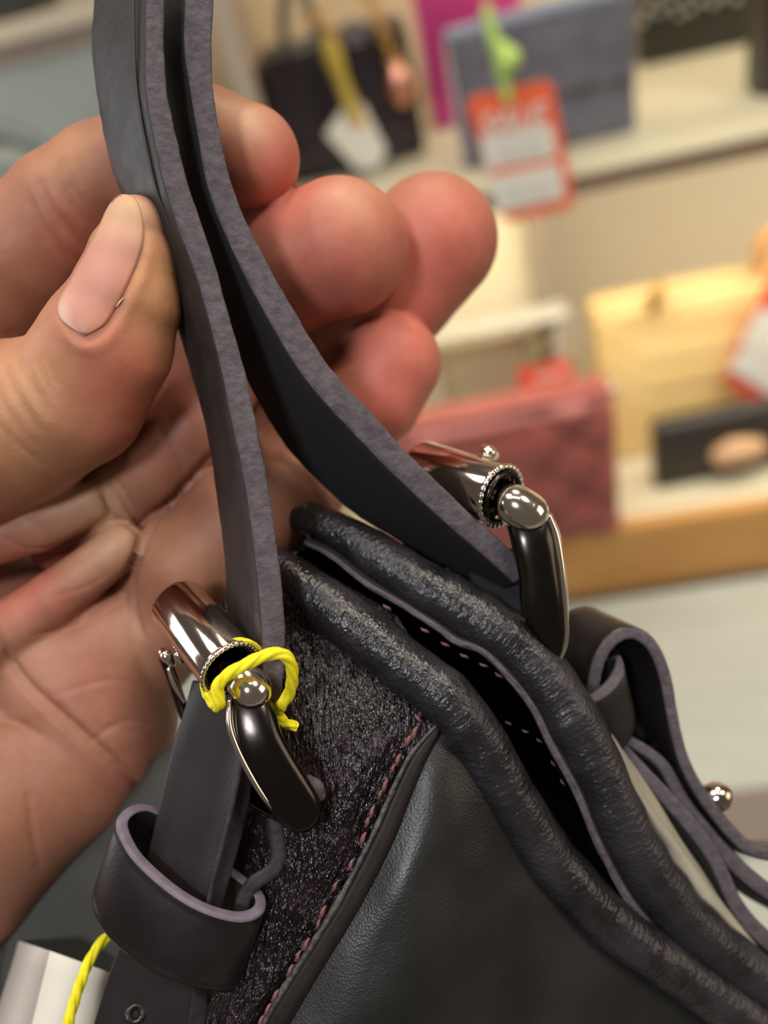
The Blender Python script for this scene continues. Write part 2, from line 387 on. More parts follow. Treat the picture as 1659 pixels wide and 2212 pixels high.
# --- roller buckles
def lathe_axis(name, c0, c1, prof, mats, parent, m=48, label=None, closed=False, ry=1.0):
    """c0 far end, c1 near end (world); prof: list of (t, r mm)"""
    c0, c1 = np.array(c0), np.array(c1); ax = c1 - c0
    t = ax / np.linalg.norm(ax); a = np.cross(t, R @ np.array([0, 1.0, 0])); a /= np.linalg.norm(a); b = np.cross(t, a)
    th = np.linspace(0, 2 * math.pi, m, endpoint=False)
    rings = np.array([(c0 + ax * s)[None] + (a[None] * np.cos(th)[:, None] + b[None] * np.sin(th)[:, None]) * r * MM for s, r in prof])
    v, f, mi = ringmesh(rings, not closed, None, closed)
    return make(name, v, f, mats, parent, label=label)

def near(px, py, d): return V(px, py, d)
# front buckle: roller pointing at the viewer
bk = make('roller_buckle', *ringmesh(tubepts(np.array([V(381, 1300, 153), V(440, 1375, 147), V(500, 1445, 141), V(530, 1480, 138.5)]), np.array([2.4, 2.4, 2.4, 2.4]) * MM, 20, 24)[0])[:2], METALD, bag, label='front gunmetal roller buckle with curved frame')
A0, A1 = V(383, 1303, 152), V(497, 1443, 139.5)
lathe_axis('roller', A0, A1, [(0, 3.6), (0.0, 4.9), (0.02, 5.15), (0.05, 5.3), (0.5, 5.3), (0.97, 5.3), (0.985, 5.2), (0.985, 4.2), (0.9, 4.0), (0.6, 3.8)], METAL, bk, label='polished reddish metal roller')
def torus_axis(name, c, ax, Rm, rm, mats, parent, m=64, k=14, beads=0, label=None, sq=1.0):
    ax = np.array(ax, float); ax /= np.linalg.norm(ax)
    a = np.cross(ax, R @ np.array([0, 1.0, 0])); a /= np.linalg.norm(a); b = np.cross(ax, a)
    th = np.linspace(0, 2 * math.pi, m, endpoint=False); ph = np.linspace(0, 2 * math.pi, k, endpoint=False)
    rad = rm * (1 + (0.18 * np.cos(th * beads) if beads else 0 * th))
    rings = np.array(c)[None, None] + ((a * np.cos(th)[:, None] + b * np.sin(th)[:, None])[:, None] * (Rm + rad[:, None] * np.cos(ph)[None])[..., None] + ax[None, None] * (rad[:, None] * np.sin(ph)[None] * sq)[..., None]) * MM
    v, f, mi = ringmesh(rings, False, None, True)
    return make(name, v, f, mats, parent, label=label)
axA = A1 - A0
torus_axis('ring', A1 + axA / np.linalg.norm(axA) * 0.0002, axA, 5.15, 0.42, METALP, bk, m=160, beads=34)
torus_axis('inner_ring', A1 - axA / np.linalg.norm(axA) * 0.0006, axA, 4.2, 0.35, METALD, bk)
tube('frame_corner', [(512, 1452, 142, 34), (530, 1472, 139.6, 42), (545, 1490, 138.8, 44)], METALP, bk, m=28, n=16)
# frame arm swept box, front buckle
def arm(name, path, mats, parent, n=60, dm=2.2, k=0.35, label=None):
    """path rows (px,py,d,half width px, half depth mm)"""
    P = cr(np.array(path, float), n); X = VA(P[:, :3]); T = np.gradient(X, axis=0); T /= np.linalg.norm(T, axis=1, keepdims=True)
    z = R @ np.array([0, 0, 1.0]); th = np.linspace(0, 2 * math.pi, 28, endpoint=False); rings = []
    for i in range(n):
        s = np.cross(T[i], z); s /= np.linalg.norm(s); u = np.cross(s, T[i])
        c, q = np.cos(th), np.sin(th); c = np.sign(c) * np.abs(c) ** 0.8; q = np.sign(q) * np.abs(q) ** 0.8
        rings.append(X[i] + (s[None] * c[:, None] * P[i, 3] * P[i, 2] / FPX + u[None] * q[:, None] * P[i, 4]) * MM)
    v, f, mi = ringmesh(np.array(rings)); return make(name, v, f, mats, parent, label=label)
arm('frame', [(537, 1492, 140.4, 42, 2.3), (545, 1545, 139, 50, 2.4), (560, 1600, 138, 52, 2.2), (588, 1660, 138, 54, 2.0), (620, 1712, 138.5, 54, 1.9), (645, 1750, 139, 50, 1.7), (658, 1778, 139.6, 36, 1.4), (664, 1790, 140, 14, 0.8)], METALD, bk)
arm('frame_side', [(498, 1510, 138.6, 6, 1.6), (499, 1560, 138.2, 9, 2.0), (513, 1606, 137.8, 9, 1.9), (538, 1660, 137.6, 9, 1.7), (570, 1714, 138, 8, 1.5), (604, 1758, 138.8, 4, 1.0)], METALP, bk, label='edge of the frame, its bright reflection put in as paler metal')  # paler metal strip stands in for the reflection along the arm
tube('frame_bar', [(650, 1765, 141.5, 26), (600, 1750, 146, 22), (520, 1700, 151, 20), (440, 1620, 154, 16), (395, 1530, 155, 13), (375, 1470, 154.5, 13), (357, 1420, 153, 14)], METALD, bk, m=16, n=50)
tube('prong', [(352, 1408, 150, 10), (361, 1418, 149.6, 14), (371, 1432, 150, 9)], METALP, bk, m=16, n=14)
tube('prong', [(383, 1408, 148, 7), (386, 1416, 147.6, 9), (392, 1430, 148, 6)], METALP, bk, m=14, n=12)
tube('prong', [(366, 1446, 150, 6), (378, 1478, 150, 7), (398, 1516, 150, 4)], METALP, bk, m=12, n=16)

# rear buckle
bk2 = make('roller_buckle', *ringmesh(tubepts(np.array([V(905, 1010, 168), V(1000, 1045, 158), V(1085, 1078, 151.5), V(1112, 1090, 149.5)]), np.array([2.6] * 4) * MM, 20, 24)[0])[:2], METALD, bag, label='rear gunmetal roller buckle below the fingertips')
B0, B1 = V(908, 1012, 167), V(1082, 1072, 152)
lathe_axis('roller', B0, B1, [(0, 3.6), (0.0, 5.3), (0.02, 5.6), (0.05, 5.75), (0.5, 5.75), (0.97, 5.75), (0.985, 5.6), (0.985, 4.6), (0.9, 4.4), (0.6, 4.2)], METAL, bk2)
axB = B1 - B0
torus_axis('ring', B1, axB, 5.6, 0.5, METALP, bk2, m=160, beads=30)
torus_axis('inner_ring', B1 + axB / np.linalg.norm(axB) * 0.0006, axB, 4.5, 0.45, METALD, bk2)
tube('frame_corner', [(1088, 1078, 152, 36), (1112, 1090, 150, 45), (1140, 1108, 149.8, 46)], METALP, bk2, m=28, n=18)
arm('frame', [(1132, 1108, 151.6, 44, 2.4), (1150, 1165, 150, 47, 2.4), (1164, 1240, 150, 44, 2.3), (1172, 1310, 150.5, 46, 2.2), (1190, 1370, 151.5, 34, 2.0), (1201, 1408, 152.5, 18, 1.5), (1205, 1425, 153, 6, 0.8)], METALD, bk2)
arm('frame_side', [(1178, 1112, 152, 12, 3.0), (1195, 1160, 152, 14, 3.0), (1208, 1240, 152, 13, 2.9), (1213, 1320, 152.5, 13, 2.8), (1212, 1380, 153, 15, 2.6), (1204, 1418, 153.5, 10, 2.0)], METALP, bk2, label='side of the frame, its bright reflection put in as paler metal')  # flat side of the arm, reflection put into its paler metal
tube('prong', [(1045, 972, 160, 12), (1056, 978, 159, 16), (1068, 984, 160, 10)], METALP, bk2, m=16, n=12)
tube('frame_bar', [(925, 1150, 166, 16), (930, 1200, 166, 17), (936, 1250, 165, 18)], METALD, bk2, m=14, n=14)

# strap tail hanging inside the rear buckle
slab('strap_tail', [(1000, 1185, 158), (1012, 1240, 158), (1040, 1300, 158), (1090, 1360, 158)], [(1135, 1185, 156), (1145, 1240, 156), (1160, 1310, 156), (1195, 1400, 156)],
     [(1002, 1187, 162), (1014, 1242, 162), (1042, 1302, 162), (1092, 1362, 162)], [(1135, 1187, 160), (1145, 1242, 160), (1160, 1312, 160), (1195, 1402, 160)], [L_IN, L_IN], bag, n=40)
slab('strap_tail', [(860, 1130, 163), (872, 1190, 163), (885, 1260, 162)], [(962, 1150, 162), (962, 1200, 162), (965, 1270, 161)],
     [(862, 1132, 167), (874, 1192, 167), (887, 1262, 166)], [(962, 1152, 166), (962, 1202, 166), (965, 1272, 165)], [L_IN, L_IN], bag, n=30)

# --- lower strap of the front buckle, running down through the keeper
slab('buckle_strap',
     [(415, 1470, 150), (395, 1540, 149), (370, 1620, 148), (347, 1720, 147), (325, 1820, 146.5), (300, 1920, 146.5), (262, 2030, 147), (232, 2110, 147), (205, 2200, 147), (180, 2290, 147)],
     [(560, 1470, 143), (530, 1560, 143), (524, 1630, 142.5), (500, 1740, 142), (475, 1840, 142), (450, 1930, 142), (430, 2030, 143), (418, 2120, 143), (408, 2200, 143), (398, 2290, 143)],
     [(425, 1474, 154), (405, 1544, 153), (380, 1624, 152), (357, 1724, 151), (335, 1824, 150.5), (310, 1924, 150.5), (272, 2034, 151), (242, 2114, 151), (215, 2204, 151), (190, 2294, 151)],
     [(580, 1470, 146), (556, 1562, 146), (552, 1634, 145.5), (540, 1744, 145), (515, 1844, 145), (490, 1934, 145), (465, 2034, 146), (455, 2124, 146), (448, 2204, 146), (440, 2294, 146)],
     [CUTD, L_TAIL], bag, n=110, corner=0.5, bulge=0.0)
tube('strap_edge_highlight', [(528, 1600, 141.9, 5), (514, 1690, 141.6, 6), (487, 1800, 141.3, 6), (455, 1925, 141.4, 6), (436, 2040, 142.2, 5)], CUTD, bag, m=10, n=50, label='raised stitched line along the strap edge, doubling as its highlight')  # raised line carries the stitching and stands in for the edge highlight
# punched hole
torus_axis('punched_hole', V(292, 2190, 144.6), V(292, 2190, 140) - V(270, 2180, 150), 1.25, 0.55, L_SMOOTH, bag)
lathe_axis('hole_backing', V(292, 2190, 145.6), V(292, 2190, 144.9), [(0, 1.3), (1, 1.3)], L_IN, bag)

# keeper loop
def loop_ring(name, top, bot, thick_px, mats, parent, n=120, label=None):
    """closed leather ring. top/bot: outer border points (px,py,d) round the loop"""
    def closed_cr(p, n):
        P = np.array(p, float); k = len(P); Q = np.concatenate([P[-1:], P, P[:2]])
        t = np.linspace(0, k, n, endpoint=False); i = t.astype(int); f = (t - i)[:, None]
        p0, p1, p2, p3 = Q[i], Q[i + 1], Q[i + 2], Q[i + 3]
        return 0.5 * (2 * p1 + (p2 - p0) * f + (2 * p0 - 5 * p1 + 4 * p2 - p3) * f ** 2 + (3 * p1 - p0 - 3 * p2 + p3) * f ** 3)
    T = VA(closed_cr(top, n)); B = VA(closed_cr(bot, n))
    c = T.mean(0); up = T - B; up /= np.linalg.norm(up, axis=1, keepdims=True)
    tan = np.roll(T, -1, 0) - np.roll(T, 1, 0); tan /= np.linalg.norm(tan, axis=1, keepdims=True)
    nn = np.cross(tan, up); nn /= np.linalg.norm(nn, axis=1, keepdims=True)
    if ((nn * (T - c)).sum(1)).mean() < 0: nn = -nn
    th = thick_px * MM
    prof = [(0.0, 0.96), (0.0, 1.0), (0.12, 1.012), (0.3, 1.016), (0.5, 1.016), (0.75, 1.016), (0.93, 1.008), (1.0, 0.97), (1.02, 0.93), (0.97, 0.905), (1.02, 0.88), (1.06, 0.5), (1.02, 0.12), (0.97, 0.095), (1.02, 0.07), (1.0, 0.03), (0.93, 0.0), (0.1, 0.0), (0.0, 0.03), (0.0, 0.5)]
    rings = []
    for u, v in prof: rings.append(B + (T - B) * v + nn * (u - 1.0) * th)
    rings = np.array(rings).transpose(1, 0, 2)
    cm = [1 if (1 <= j <= 6) else 0 for j in range(len(prof))]
    vv, f, mi = ringmesh(rings, False, cm, True); return make(name, vv, f, mats, parent, mi, label=label)
top = [(252, 1772, 146), (272, 1830, 143), (312, 1878, 141), (384, 1937, 139), (456, 1974, 138.5), (528, 1988, 139.5), (572, 1966, 142), (566, 1925, 146), (500, 1870, 151), (420, 1800, 154), (340, 1745, 153), (285, 1740, 150)]
bot = [(198, 1935, 149), (207, 1985, 146), (242, 2035, 144), (300, 2082, 142), (366, 2117, 141), (436, 2138, 142), (510, 2140, 145), (520, 2085, 149), (470, 2030, 154), (390, 1970, 157), (300, 1920, 157), (225, 1900, 153)]
loop_ring('keeper_loop', top, bot, 2.0, [L_SMOOTH, CUTL], bag)

# S shaped strap beside the keeper
ribbon('folded_strap', [(520, 1975, 144), (530, 1935, 144), (552, 1905, 144), (590, 1878, 144.5), (604, 1845, 145), (598, 1800, 145.5), (594, 1765, 146)], 33, (-20, 20, 12), [CUTD, CUTD], bag, n=60)
tube('strap_tip', [(668, 1684, 143.6, 10), (682, 1700, 143.2, 17), (690, 1718, 143.4, 14)], CUT, bag, m=16, n=14, label='small rounded purple strap tip')

# --- rolled rims
def rimwob(seed, amp=0.05):
    def w(n, m):
        r = np.random.RandomState(seed); th = np.linspace(0, 2 * math.pi, m, endpoint=False)
        out = np.zeros((n, m)); i = np.arange(n)[:, None]
        for k in range(22):
            f = r.uniform(0.05, 0.55); a = amp / (1 + k * 0.12) * r.uniform(0.3, 1)
            out += a * np.sin(i * f + r.uniform(0, 6.28) + np.sin(th + r.uniform(0, 6.28))[None] * r.uniform(0.5, 2.5)) * (0.6 + 0.4 * np.sin(th * r.randint(1, 3) + r.uniform(0, 6.28))[None])
        return out * 0.5
    return w
tube('front_rim', [(560, 1205, 160, 40), (610, 1240, 157, 50), (690, 1295, 153, 56), (800, 1380, 150, 60), (900, 1458, 148, 58), (975, 1520, 147, 60), (1045, 1620, 149, 60), (1105, 1730, 151.5, 60), (1190, 1855, 154.5, 58), (1310, 1985, 157, 56), (1430, 2075, 160, 56), (1560, 2165, 163, 56), (1700, 2262, 166, 56)],
     L_RIM, bag, m=40, n=260, wob=rimwob(3, 0.045), label='puckered rolled rim at the front of the opening')
tube('rear_rim', [(640, 1110, 165, 34), (715, 1142, 161, 42), (800, 1192, 158, 50), (880, 1246, 156, 55), (955, 1290, 155, 57), (1045, 1345, 154, 60), (1120, 1402, 154, 60), (1185, 1478, 154, 62), (1238, 1562, 154.5, 63), (1292, 1668, 155.5, 60), (1352, 1800, 157.5, 60), (1425, 1916, 160, 60), (1522, 2026, 163, 58), (1640, 2120, 166, 58), (1750, 2200, 169, 58)],
     L_RIM, bag, m=40, n=260, wob=rimwob(8, 0.04), label='puckered rolled rim at the rear of the opening')
# raw edge hanging under rear rim
ED = [(655, 1172, 158), (714, 1202, 155.5), (791, 1262, 153), (869, 1308, 152), (946, 1358, 151), (984, 1386, 150.5), (1042, 1409, 150), (1100, 1466, 150), (1150, 1530, 150.5), (1190, 1612, 151), (1245, 1712, 152), (1288, 1817, 153.5), (1348, 1930, 156), (1400, 2000, 158), (1470, 2080, 161)]
ribbon('rim_cut_edge', ED, [12, 13, 15, 16, 17, 18, 18, 18, 19, 20, 20, 20, 22, 24, 24], (30, -20, 6), [L_IN, CUT], bag, n=120, rough=0.02)
# red-brown stitches showing in the shade under the edge
def stitch_mesh(mat_, ln=1.9, r=0.30):
    pts = np.array([(0, -ln / 2, 0), (0.1, -ln / 4, 0.25), (0, 0, 0.35), (-0.1, ln / 4, 0.25), (0, ln / 2, 0)]) * MM
    rings, uv = tubepts(pts, np.array([0.5, 1, 1.15, 1, 0.5]) * r * MM, 8, 9, up=(0, 0, 1), wob=lambda n, m: 0.15 * np.sin(np.arange(n)[:, None] * 2.0 + np.linspace(0, 6.28, m)[None] * 2))
    v, f, mi = ringmesh(rings); me = bpy.data.meshes.new('stitch'); me.from_pydata(v.tolist(), [], f); me.materials.append(mat_)
    me.polygons.foreach_set('use_smooth', [True] * len(me.polygons)); return me
ST1 = stitch_mesh(THREAD); ST2 = stitch_mesh(THREADP)
def stitch(me, px, py, d, ang, s=1.0, parent=bag):
    o = bpy.data.objects.new('stitch', me); col.objects.link(o); o.parent = parent
    q = np.array([math.cos(math.radians(ang)), math.sin(math.radians(ang)), 0.0])   # along, in view axes (y up)
    y = R @ q; z = R @ np.array([0, 0, 1.0]); x = np.cross(y, z)
    M = Matrix(((x[0], y[0], z[0], 0), (x[1], y[1], z[1], 0), (x[2], y[2], z[2], 0), (0, 0, 0, 1))) @ Matrix.Scale(s, 4)
    M.translation = Vector(V(px, py, d) - BASE[parent]); o.matrix_local = M; return o
for px, py, a in ((836, 1312, -35), (918, 1362, -30), (962, 1392, -28), (1003, 1417, -28), (1045, 1437, -25), (1078, 1459, -35)): stitch(ST1, px, py, 151.6, a, 0.85)
for px, py, a in ((1098, 1562, -30), (1135, 1580, -25), (1165, 1600, -35), (1195, 1650, -55), (1215, 1690, -60)): stitch(ST2, px, py, 153, a, 0.65)

# --- bag panels
def crinkle(seed, a=0.25):
    def w(nv, nu, Wd):
        r = np.random.RandomState(seed); i = np.arange(nv)[:, None] / nv; j = np.arange(nu)[None] / nu; o = np.zeros((nv, nu))
        for k in range(26):
            fj, fi = r.uniform(6, 40), r.uniform(1, 14)
            o += a / (1 + k * 0.1) * np.sin(j * fj + i * fi + r.uniform(0, 6.28)) * np.sin(i * r.uniform(2, 22) + r.uniform(0, 6.28))
        return o * 0.5
    return w
surf('gusset_panel', [
    [(470, 1180, 166), (560, 1200, 162), (660, 1225, 158), (760, 1270, 156), (860, 1330, 155)],
    [(470, 1330, 162), (570, 1340, 156), (680, 1360, 152.5), (810, 1410, 150.5), (930, 1460, 150)],
    [(470, 1500, 158), (580, 1515, 150), (710, 1530, 147.5), (840, 1545, 146.3), (955, 1560, 147)],
    [(470, 1660, 157), (560, 1660, 149.5), (660, 1665, 146), (770, 1675, 144.5), (872, 1690, 145)],
    [(450, 1850, 157), (530, 1855, 150), (610, 1860, 145.5), (700, 1865, 143.5), (800, 1850, 144)],
    [(400, 2030, 157), (480, 2040, 149), (550, 2045, 144.5), (620, 2045, 142.8), (700, 2020, 143)],
    [(350, 2200, 156), (420, 2200, 148), (480, 2200, 144), (535, 2200, 142.5), (600, 2190, 142.8)],
    [(320, 2330, 156), (380, 2330, 148), (430, 2330, 144), (480, 2330, 142.5), (540, 2330, 142.8)]],
    L_GLOSS, bag, nu=150, nv=260, thick=1.2, bump=crinkle(5, 0.16), label='glossy crinkled black leather gusset')
def gentle(seed, a=0.3):
    def w(nv, nu, Wd):
        r = np.random.RandomState(seed); i = np.arange(nv)[:, None] / nv; j = np.arange(nu)[None] / nu; o = np.zeros((nv, nu))
        for k in range(14):
            o += a / (1 + k * 0.2) * np.sin(j * r.uniform(-14, 14) + i * r.uniform(3, 26) + r.uniform(0, 6.28)) * np.sin(j * r.uniform(2, 9) + r.uniform(0, 6.28))
        return o * 0.4
    return w
surf('side_panel', [
    [(915, 1510, 148.5), (985, 1530, 148.5), (1040, 1600, 148.5), (1075, 1640, 150), (1110, 1680, 152)],
    [(872, 1700, 145), (950, 1720, 143.5), (1030, 1760, 146), (1110, 1775, 150), (1165, 1790, 153.5)],
    [(800, 1860, 144), (890, 1880, 141.5), (990, 1900, 143.5), (1110, 1900, 150), (1245, 1900, 156)],
    [(708, 2020, 143), (820, 2040, 140.5), (950, 2060, 141.5), (1120, 2060, 149.5), (1390, 2040, 159)],
    [(610, 2190, 142.8), (740, 2210, 140), (900, 2220, 141), (1120, 2220, 149.5), (1540, 2150, 162.5)],
    [(530, 2330, 142.8), (680, 2350, 140), (860, 2360, 141), (1120, 2380, 150), (1700, 2270, 166)]],
    L_SIDE, bag, nu=120, nv=120, thick=1.4, bump=gentle(4, 0.28), label='smooth black leather side panel')
SEAM = [(948, 1572, 145), (905, 1635, 143.8), (868, 1715, 143), (835, 1795, 142.4), (800, 1868, 142), (752, 1958, 141.6), (702, 2040, 141.3), (650, 2122, 141.1), (600, 2205, 141), (555, 2290, 141)]
SP = np.array(SEAM)
ribbon('seam_piping', SEAM, [12, 30, 38, 42, 44, 44, 44, 46, 48, 48], (6, 4, 3.0), [L_SMOOTH, mat('piping_leather', (0.008, 0.005, 0.0055), 0.58, spec=0.35, c2=(0.013, 0.008, 0.0085), nscale=300, bump=0.6, bscale=900, bdist=0.0001)], bag, n=120, corner=0.9)
LE = SP.copy(); LE[:, 0] -= [5, 17, 21, 23, 24, 24, 24, 25, 26, 26]; LE[:, 1] -= 6; LE[:, 2] += 0.2
tube('piping_cut_edge', np.concatenate([LE, np.array([[4, 5, 6, 6, 6, 7, 7, 7, 8, 8]]).T], 1), mat('grey_worn_edge', (0.035, 0.033, 0.036), 0.5, c2=(0.07, 0.066, 0.068), nscale=700, bump=0.9, bscale=900, bdist=0.0004), bag, m=12, n=180, wob=lambda n, m: 0.10 * np.repeat(noise1(n, 1, 2, 3)[:, None], m, 1))
for px, py, a, s in ((903, 1552, -60, 0.9), (893, 1585, 60, 1.4), (880, 1600, 50, 1.3), (858, 1642, 62, 1.2), (848, 1660, 60, 0.9), (830, 1698, 62, 1.2), (820, 1716, 62, 0.9), (802, 1755, 65, 1.2), (793, 1775, 66, 1.0), (783, 1812, 62, 1.2), (757, 1868, 62, 1.1), (735, 1915, 60, 0.9), (708, 1970, 60, 1.2), (699, 1995, 64, 0.9), (672, 2040, 58, 1.2), (655, 2065, 60, 1.0), (638, 2096, 60, 1.1), (606, 2150, 58, 1.1), (590, 2180, 60, 1.1), (575, 2205, 60, 1.0)):
    dd = np.interp(py, SP[:, 1], SP[:, 2]); stitch(ST1, px - (0 if py < 1900 else 12), py, dd - 0.3, a, s)

# inner lining: dark cavity between the rims
surf('inner_lining', [
    [(650, 1150, 162), (640, 1190, 185), (630, 1230, 158)],
    [(800, 1200, 159), (770, 1300, 185), (760, 1350, 153)],
    [(950, 1300, 156), (900, 1380, 185), (900, 1450, 149)],
    [(1120, 1405, 156), (1060, 1480, 185), (1000, 1540, 149)],
    [(1240, 1570, 157), (1170, 1650, 185), (1080, 1680, 152)],
    [(1350, 1800, 159), (1260, 1800, 185), (1190, 1850, 156)],
    [(1430, 1920, 162), (1360, 1930, 185), (1310, 1980, 159)],
    [(1650, 2130, 168), (1560, 2140, 185), (1500, 2120, 163)],
    [(1800, 2240, 172), (1720, 2260, 190), (1700, 2260, 168)]], L_IN, bag, nu=30, nv=60, thick=0.8)
# outer back panel behind the rear rim
surf('back_panel', [
    [(1215, 1500, 158), (1240, 1485, 160), (1262, 1492, 163)],
    [(1285, 1640, 158), (1320, 1610, 158.5), (1352, 1625, 163)],
    [(1340, 1760, 159), (1390, 1730, 158.5), (1438, 1760, 164)],
    [(1420, 1890, 162), (1470, 1850, 161), (1512, 1872, 167)],
    [(1520, 2010, 165), (1560, 1965, 164), (1596, 1990, 170)],
    [(1640, 2110, 168), (1665, 2075, 167), (1690, 2110, 173)],
    [(1760, 2200, 172), (1780, 2170, 172), (1800, 2200, 178)]], L_BACK, bag, nu=30, nv=80, thick=1.4, bump=gentle(9, 0.5), label='pale grey-olive matte leather back panel')
# panel behind the hand, lower left
surf('front_panel', [
    [(420, 1540, 160), (360, 1620, 166), (290, 1660, 174)],
    [(400, 1700, 160), (300, 1740, 166), (180, 1790, 174)],
    [(380, 1900, 160), (230, 1900, 167), (60, 1930, 174)],
    [(360, 2050, 160), (220, 2060, 167), (0, 2060, 174)],
    [(350, 2180, 160), (220, 2190, 167), (-10, 2190, 174)],
    [(330, 2330, 160), (200, 2330, 167), (-30, 2330, 174)]], L_FRONT, bag, nu=30, nv=40, thick=1.5, label='dark grey-green leather front panel')

# --- straps at the right
ribbon('folded_strap', [(1283, 1500, 162), (1286, 1465, 161), (1296, 1425, 160), (1318, 1390, 160), (1353, 1369, 160.5), (1389, 1376, 161), (1418, 1408, 161.5), (1437, 1458, 162), (1450, 1524, 162.5), (1463, 1589, 163), (1483, 1654, 163.5), (1515, 1713, 164), (1548, 1758, 164.5), (1580, 1797, 165), (1618, 1832, 165.5), (1665, 1846, 166), (1740, 1850, 166)],
       [30, 30, 30, 29, 28, 28, 28, 28, 27, 26, 27, 28, 29, 30, 30, 30, 30], [(-88, -25, 13)] * 3 + [(-100, -45, 14)] * 3 + [(-95, -40, 14)] * 4 + [(-70, -20, 14)] * 7, [L_SMOOTH, CUT], bag, n=130, rough=0.006, label='wide strap folded over into a hook, purple edge showing')
slab('folded_strap', [(1250, 1528, 158), (1282, 1518, 158), (1322, 1494, 158.5), (1348, 1455, 159.5), (1340, 1415, 161), (1318, 1425, 163)],
     [(1245, 1505, 159.5), (1275, 1495, 159.5), (1305, 1470, 160), (1325, 1438, 161), (1326, 1420, 162), (1310, 1428, 163.5)],
     [(1275, 1640, 161), (1305, 1640, 161), (1345, 1625, 161.5), (1372, 1580, 162.5), (1366, 1520, 164), (1345, 1530, 166)],
     [(1270, 1617, 163), (1298, 1617, 163), (1328, 1601, 163.5), (1349, 1563, 164.5), (1350, 1525, 165.5), (1335, 1533, 167)], [L_SIDE, CUT], bag, n=60, label='inner strap loop tucked into the folded strap')
ribbon('lower_strap', [(1350, 1595, 165), (1400, 1625, 165), (1438, 1660, 165), (1480, 1735, 165.5), (1530, 1800, 166), (1590, 1868, 166.5), (1659, 1925, 167), (1740, 1970, 168)], [24, 26, 28, 32, 34, 36, 36, 36], (-50, -10, 12), [L_IN, CUT], bag, n=80)
ribbon('lower_strap', [(1330, 1600, 163.5), (1385, 1662, 163.5), (1440, 1722, 164), (1500, 1790, 164.5), (1542, 1850, 165), (1566, 1900, 165.5), (1588, 1948, 166), (1625, 2000, 167), (1690, 2060, 168)], [26, 30, 34, 36, 34, 33, 34, 38, 40], (-50, -5, 12), [L_IN, CUT], bag, n=80)
surf('strap_gap_filler', [[(1215, 1345, 171), (1290, 1372, 173), (1350, 1392, 174)], [(1235, 1440, 171), (1330, 1430, 173), (1425, 1440, 175)], [(1262, 1530, 171), (1360, 1530, 173), (1444, 1540, 175)], [(1300, 1600, 171), (1390, 1610, 173), (1465, 1625, 175)]], L_IN, bag, nu=12, nv=16, thick=1.0)  # dark plate added to keep the inside of the fold black
# rivet
riv = V(1548, 1722, 168)
ax = V(1600, 1700, 166) - V(1548, 1722, 168)
lathe_axis('rivet', riv - ax * 0.2, riv + ax / np.linalg.norm(ax) * 0.0033, [(0, 3.0), (0.2, 3.0), (0.45, 2.9), (0.65, 2.5), (0.82, 1.9), (0.95, 1.0), (1.0, 0.3)], METAL, bag, m=32, label='domed metal rivet')

# ------------------------------------------------------------ price tag with yellow cord
pt = empty('price_tag', V(150, 2130, 160), 'white card price tag on a twisted yellow cord, cord looped round the front roller buckle', 'tag')
cord('cord_loop', [(566, 1405, 141.5), (545, 1388, 139), (515, 1381, 138.3), (480, 1392, 138.3), (450, 1425, 139), (436, 1465, 139.5), (440, 1500, 139), (455, 1520, 137)], 0.33, YEL, pt, n=120, twist=1.6)
cord('cord_loop', [(452, 1500, 138.5), (466, 1524, 136.5), (474, 1515, 135.2), (470, 1484, 134.8), (492, 1458, 134.5), (530, 1436, 134.5), (572, 1416, 135), (606, 1412, 135.5), (626, 1428, 136.5), (632, 1460, 138), (626, 1495, 140), (610, 1520, 141), (603, 1532, 143)], 1.02, YEL, pt, n=220, twist=3.4)
cord('cord_end', [(604, 1545, 143), (616, 1562, 142), (630, 1566, 141.5), (641, 1570, 141.8)], 0.85, YEL, pt, n=60, twist=2.8)
cord('cord', [(260, 2010, 158), (225, 2030, 155), (195, 2072, 153), (175, 2120, 152), (160, 2165, 151.5), (148, 2212, 151), (138, 2300, 151)], 0.98, YEL, pt, n=220, twist=3.6)
slab('card', [(108, 2054, 160), (170, 2076, 160), (240, 2102, 160)], [(108, 2054, 160.7), (170, 2076, 160.7), (240, 2102, 160.7)], [(40, 2330, 160), (110, 2330, 160), (190, 2330, 160)], [(40, 2330, 160.7), (110, 2330, 160.7), (190, 2330, 160.7)], [PAPER, PAPER], pt, n=3, corner=0.05)
slab('card_fold', [(-30, 2012, 186), (40, 2032, 173), (108, 2054, 160)], [(-30, 2012, 186.7), (40, 2032, 173.7), (108, 2054, 160.7)], [(-110, 2330, 186), (-40, 2330, 173), (40, 2330, 160)], [(-110, 2330, 186.7), (-40, 2330, 173.7), (40, 2330, 160.7)], [PAPER_SHADE, PAPER_SHADE], pt, n=3, corner=0.05, label='folded-back half of the white card, its shade put in as grey')

